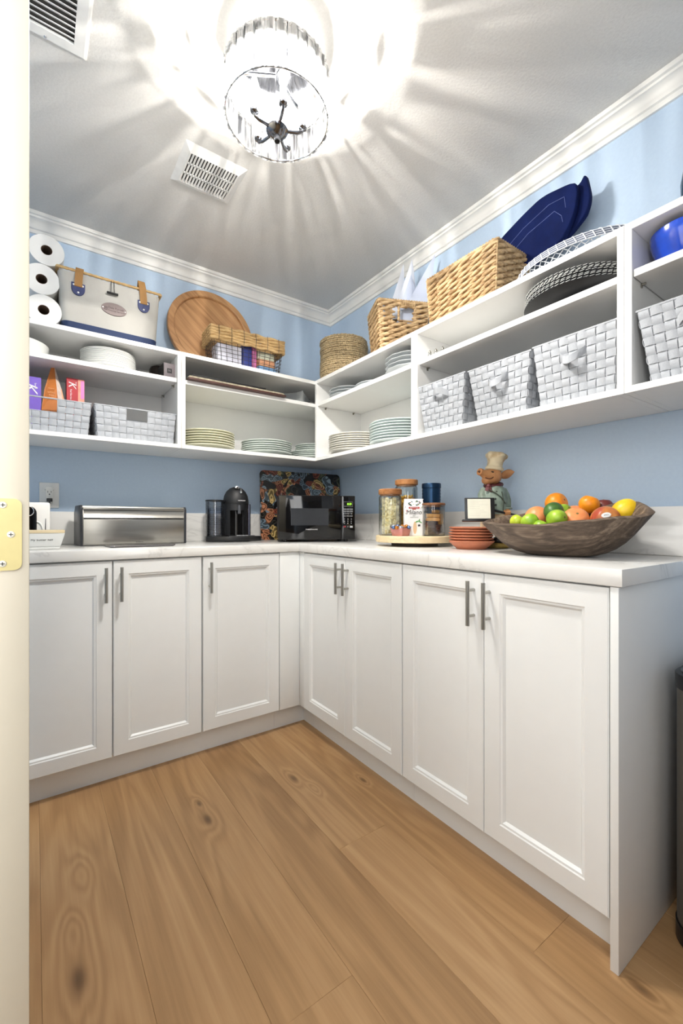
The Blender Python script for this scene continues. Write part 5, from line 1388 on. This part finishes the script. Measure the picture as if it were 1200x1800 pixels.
for x_, y_, c_, i in spots:
    zz = .036 if i < 5 else .041; x_ *= 1.2; y_ *= 1.1
    t = thing('wrapped_sweet', '%s wrapped sweet %s of the pink heart bowl' % (cn[c_], pos[i]), 'sweet', (0, 0, 0), 0, 'wrapped sweets')
    w3 = Vector((hb.location.x, hb.location.y, 0))+rdir*x_+Vector((.5785, .8157, 0))*y_
    t.location = (w3.x, w3.y, LZ+zz); t.rotation_euler = (0, 0, i*1.1)
    q = MB(); q.ell((0, 0, 0), (.0108, .0088, .0080), 10, 7); q.build('wrapper', cm_[c_], t, smooth=40)
    q = MB()
    for sg in (-1, 1): q.sheet([(sg*.008, -.002, 0), (sg*.016, -.007, .002), (sg*.0155, 0, -.001), (sg*.016, .007, .003), (sg*.008, .002, 0)], (0, 0, .001))
    q.build('twist_end', cm_[c_], t, smooth=0)
# blue tins
tn2 = thing('blue_tin', 'dark blue ribbed tin with a flat lid behind the biscuit jar', 'tin', (-.160, -1.064, LZ))
BLT = mat('metallic_navy', rgb(34, 62, 92), .28, .75, .08)
prof = [(0, 0), (.041, 0)]
for k in range(15): prof += [(.0425, .006+.014*k), (.0408, .013+.014*k)]
prof += [(.042, .214), (0, .214)]
MB().lathe(prof, n=44).build('tin_body', BLT, tn2, smooth=50)
MB().lathe([(0, .2145), (.0435, .2145), (.0435, .232), (.0420, .235), (0, .2355)], n=44).build('tin_lid', BLT, tn2, smooth=40)
# terracotta saucers
SX, SY = -.237, -1.346
q = MB(); q.lathe([(0, .002), (.052, 0), (.055, 0), (.084, .026), (.086, .030), (.084, .0315), (.081, .030), (.052, .006), (0, .006)], n=56); o = q.build('terracotta_bowl', TERRA, None, smooth=40)
o.location = (SX, SY, CZ); tag(o, 'terracotta bowl, lowest of the stack in front of the pig figure', 'bowl')
me = None
for i in range(6):
    lab = 'terracotta saucer, %s of the six on the terracotta bowl' % ordinal(i, 6)
    if me is None:
        q = MB(); q.lathe([(0, .002), (.050, .0), (.054, .001), (.080, .010), (.0845, .0125), (.0855, .0145), (.0835, .0165), (.078, .0145), (.052, .006), (0, .006)], n=56); o = q.build('terracotta_saucer', TERRA, None, smooth=40); me = o.data
    else: o = place('terracotta_saucer', me, None)
    o.location = (SX+random.uniform(-.002, .002), SY+random.uniform(-.002, .002), CZ+.0165+.0107*i); tag(o, lab, 'saucer', 'terracotta saucers')
# ------------------------------------------------------------------ pig cook figure
pg_ = thing('pig_figurine', 'painted pig cook figurine in a chef hat holding a small black board', 'figurine', (-.132, -1.372, CZ), math.radians(-35.3))
SC = .0023
def fx(px_, py_): return ((px_-868)*SC, (962-py_)*SC)
SKIN = twotone('pig_skin', rgb(150, 96, 54), rgb(204, 148, 98), 16, .5, lo=.3, hi=.65, bump=.1)
COAT = twotone('aged_green_coat', rgb(92, 104, 90), rgb(146, 164, 152), 22, .5, lo=.3, hi=.65, bump=.15)
CREAM = twotone('aged_cream', rgb(168, 136, 90), rgb(222, 208, 176), 20, .55, lo=.3, hi=.5, bump=.15)
MAR = mat('maroon_scarf', rgb(84, 30, 34), .45, var=.2, scale=40)
# base
q = MB(); q.ell((.014, .004, .013), (.070, .050, .016), 24, 10, fn=lambda v: Vector((v.x, v.y, max(-.8, v.z)))); q.build('base', twotone('olive_ground', rgb(110, 92, 40), rgb(178, 152, 76), 20, .5), pg_)
# shoes and trousers
q = MB()
for sx in (-.025, .030): q.ell((sx-.012, -.022, .034), (.030, .026, .016), 16, 10)
q.build('shoe', BLACK, pg_)
q = MB()
for sx in (-.028, .030):
    q.tube([(sx, 0, .040), (sx, -.002, .085), (sx*.8, 0, .135), (sx*.6, .0, .165)], [.024, .025, .030, .030], 14)
q.ell((0, 0, .150), (.050, .036, .030), 18, 10)
fuse(q, 'trousers', CREAM, pg_, .004, 5)
# coat with arms
q = MB()
q.tube([(.002, 0, .140), (.0, -.002, .165), (-.002, -.004, .190), (0, -.002, .215), (.002, 0, .238), (.0, .0, .254)], [.050, .053, .054, .050, .042, .026], 24)
q.tube([(.036, .004, .236), (.046, -.002, .212), (.049, -.012, .185), (.046, -.022, .160)], [.018, .019, .0185, .0165], 14)
q.tube([(-.034, .0, .236), (-.048, -.012, .212), (-.050, -.030, .185), (-.040, -.046, .168)], [.018, .019, .018, .016], 14)
fuse(q, 'coat', COAT, pg_, .0035, 5)
q = MB(); q.tube([(.0455+.0185*math.cos(2*PI*k/24), -.0215+.0185*math.sin(2*PI*k/24), .160) for k in range(24)], .0035, 8, True); q.build('cuff', COAT, pg_)
q = MB(); q.tube([(.030, -.049, .178), (.012, -.058, .200), (-.010, -.056, .218), (-.030, -.046, .232)], .0022, 6); q.tube([(.020, -.051, .150), (.022, -.053, .185), (.016, -.049, .225)], .0018, 6); q.build('coat_seam', mat('dark_green_line', rgb(60, 68, 58), .6), pg_)
for bx_, bz in ((-.004, .224), (-.012, .196), (-.010, .172)):
    q = MB(); q.ell((bx_, -.0555 if bz < .21 else -.047, bz), (.0046, .003, .0046), 12, 8); q.build('button', mat('dark_button', rgb(56, 62, 56), .4), pg_)
# scarf
q = MB(); q.tube([(.030*math.cos(2*PI*k/28), .030*math.sin(2*PI*k/28)*.85, .2535+.006*math.sin(2*PI*k/28+.6)) for k in range(28)], [.0085+.0015*math.sin(k*1.7) for k in range(28)], 8, True)
q.ell((-.030, -.032, .247), (.011, .010, .010), 12, 8)
q.sheet([(-.034, -.038, .246), (-.024, -.042, .246), (-.020, -.048, .222), (-.030, -.048, .225)], (0, .004, 0)); q.sheet([(-.040, -.034, .247), (-.030, -.040, .247), (-.036, -.046, .226), (-.048, -.042, .230)], (0, .004, 0))
q.build('scarf', MAR, pg_, smooth=60)
# head: turned to the left of the view
q = MB(); hc = Vector((-.004, -.004, .290))
q.ell(hc, (.036, .034, .035), 22, 16)
q.tube([(hc.x-.012, -.016, .291), (-.040, -.026, .294), (-.054, -.032, .299), (-.062, -.035, .302)], [.027, .019, .015, .0135], 18)
q.ell((-.030, -.020, .271), (.024, .022, .017), 18, 12)
q.ell((-.014, -.026, .278), (.020, .014, .017), 14, 10)
q.tube([(-.064, -.036, .303), (-.070, -.039, .304)], [.0155, .0145], 18)
fuse(q, 'head', SKIN, pg_, .0028, 4)
for dx, dy in ((-.0005, -.007), (.0, .006)):
    q = MB(); q.ell((-.0705+dx, -.039+dy*.9, .304), (.003, .0036, .005), 10, 8); q.build('nostril', mat('dark_nostril', rgb(74, 46, 28), .6), pg_)
for ex, ey in ((-.017, -.0360), (-.038, .004)):
    q = MB(); q.ell((ex, ey, .301), (.0085, .0045, .0060), 12, 8); q.build('eye', mat('dark_eye', rgb(66, 44, 28), .3), pg_)
q = MB(); q.tube([(-.046, -.040, .280), (-.034, -.043, .276), (-.022, -.042, .277), (-.012, -.038, .284)], .0022, 6); q.build('mouth', mat('mouth_line', rgb(92, 52, 32), .6), pg_)
for sg in (1, -1):
    def earf(u, v, sg=sg):
        # leaf shaped ear, hollowed
        w_ = .017*math.sin(PI*min(1, v*.93+.07))**.8; s2 = (u-.5)*2
        L_ = .062*v
        if sg > 0: return (.026+L_*.93, -.006+.010*v-.006*(1-s2*s2), .290+L_*.28+s2*w_)
        return (-.020-L_*.4, .018+L_*.75, .300+L_*.28+s2*w_)
    q = MB(); q.grid(earf, 8, 12); ee = q.build('ear', SKIN, pg_, smooth=70)
    sm_ = ee.modifiers.new('thick', 'SOLIDIFY'); sm_.thickness = .005; sm_.offset = 0
# hat
q = MB(); hx = Matrix.Translation((.002, -.002, .312)) @ Matrix.Rotation(math.radians(9), 4, 'Y'); q.M = hx
q.lathe([(0, 0), (.0325, 0), (.0335, .004), (.0325, .012), (.030, .016), (.030, .034), (.034, .046), (.041, .056), (.042, .064), (.036, .071), (.022, .073), (0, .070)], n=36, wob=lambda a, z_: 1+(.10*math.cos(a*5+.6) if z_ > .05 else .015*math.cos(a*9)))
fuse(q, 'chef_hat', CREAM, pg_, .003, 3)
q = MB(); q.M = hx; q.lathe([(.032, .0), (.0355, .003), (.0355, .011), (.032, .014)], n=36); q.build('hat_band', CREAM, pg_, smooth=50)
# hands
q = MB(); hcen = (.042, -.030, .146)
q.ell(hcen, (.0145, .013, .016), 14, 10)
for k in range(4): q.tube([(.034+.0055*k, -.036, .150), (.033+.0055*k, -.046, .144), (.034+.0055*k, -.042, .134)], [.0045, .0045, .0038], 8)
q.tube([(.032, -.030, .152), (.026, -.042, .152), (.028, -.048, .146)], [.0048, .0044, .0036], 8)
fuse(q, 'hand', SKIN, pg_, .0018, 2)
q = MB(); q.ell((-.040, -.052, .158), (.014, .012, .014), 14, 10)
for k in range(4): q.tube([(-.040+.001*k, -.058, .166-.0055*k), (-.046, -.066, .165-.0055*k), (-.052, -.062, .164-.0055*k)], [.0045, .0044, .0036], 8)
fuse(q, 'hand', SKIN, pg_, .0018, 2)
# the board on its handle
bdM = Matrix.Translation((-.076, -.066, .150)) @ Matrix.Rotation(math.radians(-7), 4, 'Z') @ Matrix.Rotation(math.radians(-9), 4, 'X')
q = MB(); q.M = bdM; q.box((-.056, -.003, -.040), (.056, .003, .050)); bd_ = q.build('black_board', BLACK, pg_, bevel=.001)
q = MB(); q.M = bdM; q.box((-.046, -.0042, -.032), (.040, -.0032, .045)); pp_ = q.build('paper_card', mat('cream_card', rgb(232, 230, 214), .8), bd_)
q = MB(); q.M = bdM; q.box((-.068, -.014, -.044), (.052, .004, -.037)); q.build('ledge', BLACK, bd_, bevel=.001)
INK = mat('faint_ink', rgb(204, 202, 190), .8)
q = MB(); q.M = bdM
for k in range(9):
    rr = random.Random(k); q.box((-.040, -.0046, .036-.0072*k), (-.040+rr.uniform(.03, .072), -.0041, .0368-.0072*k))
q.build('handwriting_lines', INK, bd_, smooth=0)
q = MB(); q.cyl((-.024, -.060, .152), (.083, -.024, .131), .0050, n=10); q.build('board_handle', BLACK, pg_)
# ------------------------------------------------------------------ fruit bowl and fruit
fb = thing('wooden_bowl', 'long rough weathered wooden dough bowl full of citrus fruit', 'bowl', (-.275, -1.715, CZ))
def rimz(a):
    # height of the rim round the oval; a=0 towards the wall, pi/2 towards the corner
    c_, s_ = math.cos(a), math.sin(a)
    zz = .094+.040*(c_+1)/2+.012*max(0, -s_)
    zz += .028*math.exp(-((a-5.6)/.55)**2)+.012*math.exp(-((a-.5)/.5)**2)
    zz += .0016*math.sin(5*a+1)+.0012*math.sin(11*a)
    return zz
def bowlf(a, f, t):
    # f 0 at the middle of the foot, 1 at the rim; t = offset inwards
    c_, s_ = math.cos(a), math.sin(a)
    ax, ay = .180-t, .250-t
    k = (.30+.70*f**.85) if f > 0 else 0
    pw = 1+.03*math.sin(3*a+.4)+.015*math.sin(7*a)
    h_ = rimz(a)
    zz = h_*(max(0, f))**1.75+t*(1-.75*f)
    lump = .004*math.sin(9*a+6*f)*math.sin(PI*f)
    return ((ax*k*pw+lump)*c_, (ay*k*pw+lump)*s_, zz)
q = MB(); NA = 96; vs = []; fs = []
fsx = [0.02, .12, .25, .4, .55, .7, .82, .92, 1.0]
rows = [(f, 0) for f in fsx]+[(1.0, .010)]+[(f, .016) for f in fsx[::-1]]
for f, t in rows:
    for k in range(NA):
        x_, y_, z_ = bowlf(2*PI*k/NA, f, t); vs.append((x_, y_, z_+(.003 if (f, t) == (1.0, .010) else 0)))
m = len(rows)
fs = [(i*NA+k, i*NA+(k+1) % NA, (i+1)*NA+(k+1) % NA, (i+1)*NA+k) for i in range(m-1) for k in range(NA)]+[tuple(range(NA))[::-1], tuple(range((m-1)*NA, m*NA))]
q.add(vs, fs); q.build('bowl_body', GREYWOOD, fb, smooth=60)
def citrus(name, c1, c2):
    return twotone(name, c1, c2, 30, .38, lo=.35, hi=.65, bump=.25)
M_OR = citrus('orange_peel', rgb(232, 136, 16), rgb(246, 160, 34)); M_LI = citrus('lime_peel', rgb(122, 166, 34), rgb(168, 198, 58)); M_YL = citrus('yellow_lime_peel', rgb(176, 196, 40), rgb(206, 218, 66))
M_DL = citrus('dark_lime_peel', rgb(46, 86, 34), rgb(72, 114, 46)); M_GF = citrus('grapefruit_peel', rgb(232, 140, 84), rgb(240, 164, 104)); M_LE = citrus('lemon_peel', rgb(232, 190, 24), rgb(246, 210, 44))
M_MA = twotone('mango_skin', rgb(184, 82, 58), rgb(226, 162, 80), 14, .35, lo=.42, hi=.6, bump=.05); M_PL = mat('plum_skin', rgb(112, 48, 42), .35, var=.15)
STEM = mat('dry_stem', rgb(124, 112, 62), .8)
def fruit(name, label, c, r, m_, el=1.0, tip=0, rot=(0, 0, 0), group=None, stem=True, cat='fruit'):
    t = thing(name, label, cat, c, 0, group); t.rotation_euler = rot
    def fn(v):
        k = 1.0
        if v.z > .80: v = Vector((v.x, v.y, v.z-(v.z-.80)*.7+tip*(v.z-.80)*3.0))
        if tip and v.z < -.85: v = Vector((v.x, v.y, v.z+tip*(v.z+.85)*1.5))
        return v
    q = MB(); q.ell((0, 0, 0), (r, r, r*el), 28, 20, fn=fn); q.build('flesh', m_, t, smooth=80)
    if stem:
        q = MB(); q.lathe([(.0, -.001), (.0042, 0), (.0035, .0015), (0, .0022)], (0, 0, r*el*(.86+tip*.55)-.0012), 8); q.build('stem_scar', STEM, t)
    return t
GF = 'fruit in the wooden bowl'
fruit('lime', 'small yellow-green lime at the left end of the wooden bowl', (-.325, -1.600, 1.022), .0225, M_YL, 1.05, 0, (.5, .3, 0), GF)
fruit('lime', 'light green lime, second from the left in the wooden bowl', (-.345, -1.659, 1.021), .0262, M_LI, 1.08, .1, (1.2, .5, .3), GF)
fruit('grapefruit', 'pale orange grapefruit behind the second lime, left in the bowl', (-.240, -1.622, 1.032), .042, M_GF, .96, 0, (.6, 1.2, 0), GF)
fruit('orange', 'bright orange, topmost at the left of the fruit pile', (-.165, -1.648, 1.084), .0375, M_OR, .97, 0, (.9, .9, -.6), GF)
fruit('avocado', 'dark green oval fruit in the middle of the pile', (-.268, -1.694, 1.054), .0300, M_DL, 1.18, .05, (.2, 1.2, .5), GF)
fruit('lime', 'green lime half hidden right of the dark green fruit', (-.212, -1.697, 1.054), .0250, M_LI, 1.05, .1, (1.0, -.3, 0), GF)
fruit('lime', 'bright green lime in front of the dark green fruit', (-.325, -1.735, 1.030), .0285, M_LI, 1.12, .1, (1.3, -1.0, 0), GF)
fruit('lime', 'light green lime low at the bowl edge, only its top showing', (-.347, -1.697, 1.003), .0240, M_LI, 1.0, 0, (.4, .2, 0), GF)
fruit('grapefruit', 'pale orange grapefruit right of the front green lime', (-.268, -1.764, 1.026), .0395, M_GF, .96, 0, (.5, -.8, 0), GF)
fruit('grapefruit', 'pale orange grapefruit at the back behind the middle limes', (-.165, -1.712, 1.036), .041, M_GF, .96, 0, (.3, -.4, 0), GF)
fruit('orange', 'small smooth orange, topmost in the middle right of the pile', (-.155, -1.752, 1.078), .0315, M_OR, .95, 0, (.3, .2, 0), GF)
fruit('plum', 'dark red fruit behind the small smooth orange', (-.100, -1.772, 1.068), .0300, M_PL, 1.0, 0, (0, 0, 0), GF)
mg = fruit('mango', 'red and yellow mango with an oval white sticker', (-.240, -1.838, 1.026), .041, M_MA, 1.14, 0, (1.35, .1, -.95), GF)
fruit('lemon', 'large yellow lemon at the right of the fruit pile', (-.176, -1.866, 1.054), .0345, M_LE, 1.16, .16, (.9, -.2, .75), GF)
st_ = bpy.data.objects.new('sticker', None)
q = MB(); q.ell((0, 0, 0), (.0125, .0080, .0012), 24, 6); stk = q.build('sticker', mat('white_sticker', rgb(236, 236, 236), .4), None)
stk.parent = mg
bpy.context.view_layer.update()
dirv = (Vector((-.86, -.42, .30))).normalized()
inv = mg.matrix_world.inverted()
lp = inv @ (mg.matrix_world.translation+dirv*.05)
ln = Vector((lp.x/.041**2, lp.y/.041**2, lp.z/(.041*1.14)**2))
sc_ = 1/math.sqrt((lp.x/.041)**2+(lp.y/.041)**2+(lp.z/(.041*1.14))**2)
stk.location = lp*sc_
wx = inv.to_3x3() @ Vector((.45, -.85, .2)); zz_ = ln.normalized(); xx_ = (wx-zz_*wx.dot(zz_)).normalized(); yy_ = zz_.cross(xx_)
stk.rotation_euler = Matrix((xx_, yy_, zz_)).transposed().to_euler()
text('4959', .0065, mat('grey_ink', rgb(120, 120, 120), .6), stk, (0, 0, .0012), (0, 0, 0))
# ------------------------------------------------------------------ pedal bin
bn_ = thing('pedal_bin', 'tall brushed steel pedal bin with black lid rim beside the cabinet end', 'bin', (-.225, -2.215, 0))
BW, BD_, rc = .165, .1725, .07
def rrect(w_, d_, c):
    return [(sx*(w_-c)+c*math.cos(a), sy*(d_-c)+c*math.sin(a)) for (sx, sy, a0) in ((1, 1, 0), (-1, 1, PI/2), (-1, -1, PI), (1, -1, 1.5*PI)) for a in [a0+PI/2*k/8 for k in range(9)]]
BST = mat('bin_steel', rgb(140, 134, 124), .34, 1, .08, 60, stretch=(1, 1, .03))
q = MB(); q.prism(rrect(BW, BD_, rc), .045, .615); q.build('bin_body', BST, bn_, smooth=40)
q = MB(); q.prism(rrect(BW+.002, BD_+.002, rc), .004, .045); q.build('base_ring', BLACK, bn_, smooth=40)
q = MB(); q.prism(rrect(BW+.003, BD_+.003, rc), .615, .652); q.build('lid_rim', BLACK, bn_, smooth=40, bevel=.003)
q = MB(); q.prism(rrect(BW-.008, BD_-.008, rc-.008), .652, .656); q.build('lid', mat('dark_steel_lid', rgb(120, 120, 122), .3, 1), bn_, smooth=40)
q = MB(); q.prism([(-BW-.035, -.06), (-BW-.035, .06), (-BW-.03, .075), (-BW+.03, .080), (-BW+.03, -.080), (-BW-.03, -.075)][::-1], .018, .028); q.build('pedal', STEEL, bn_, bevel=.003)
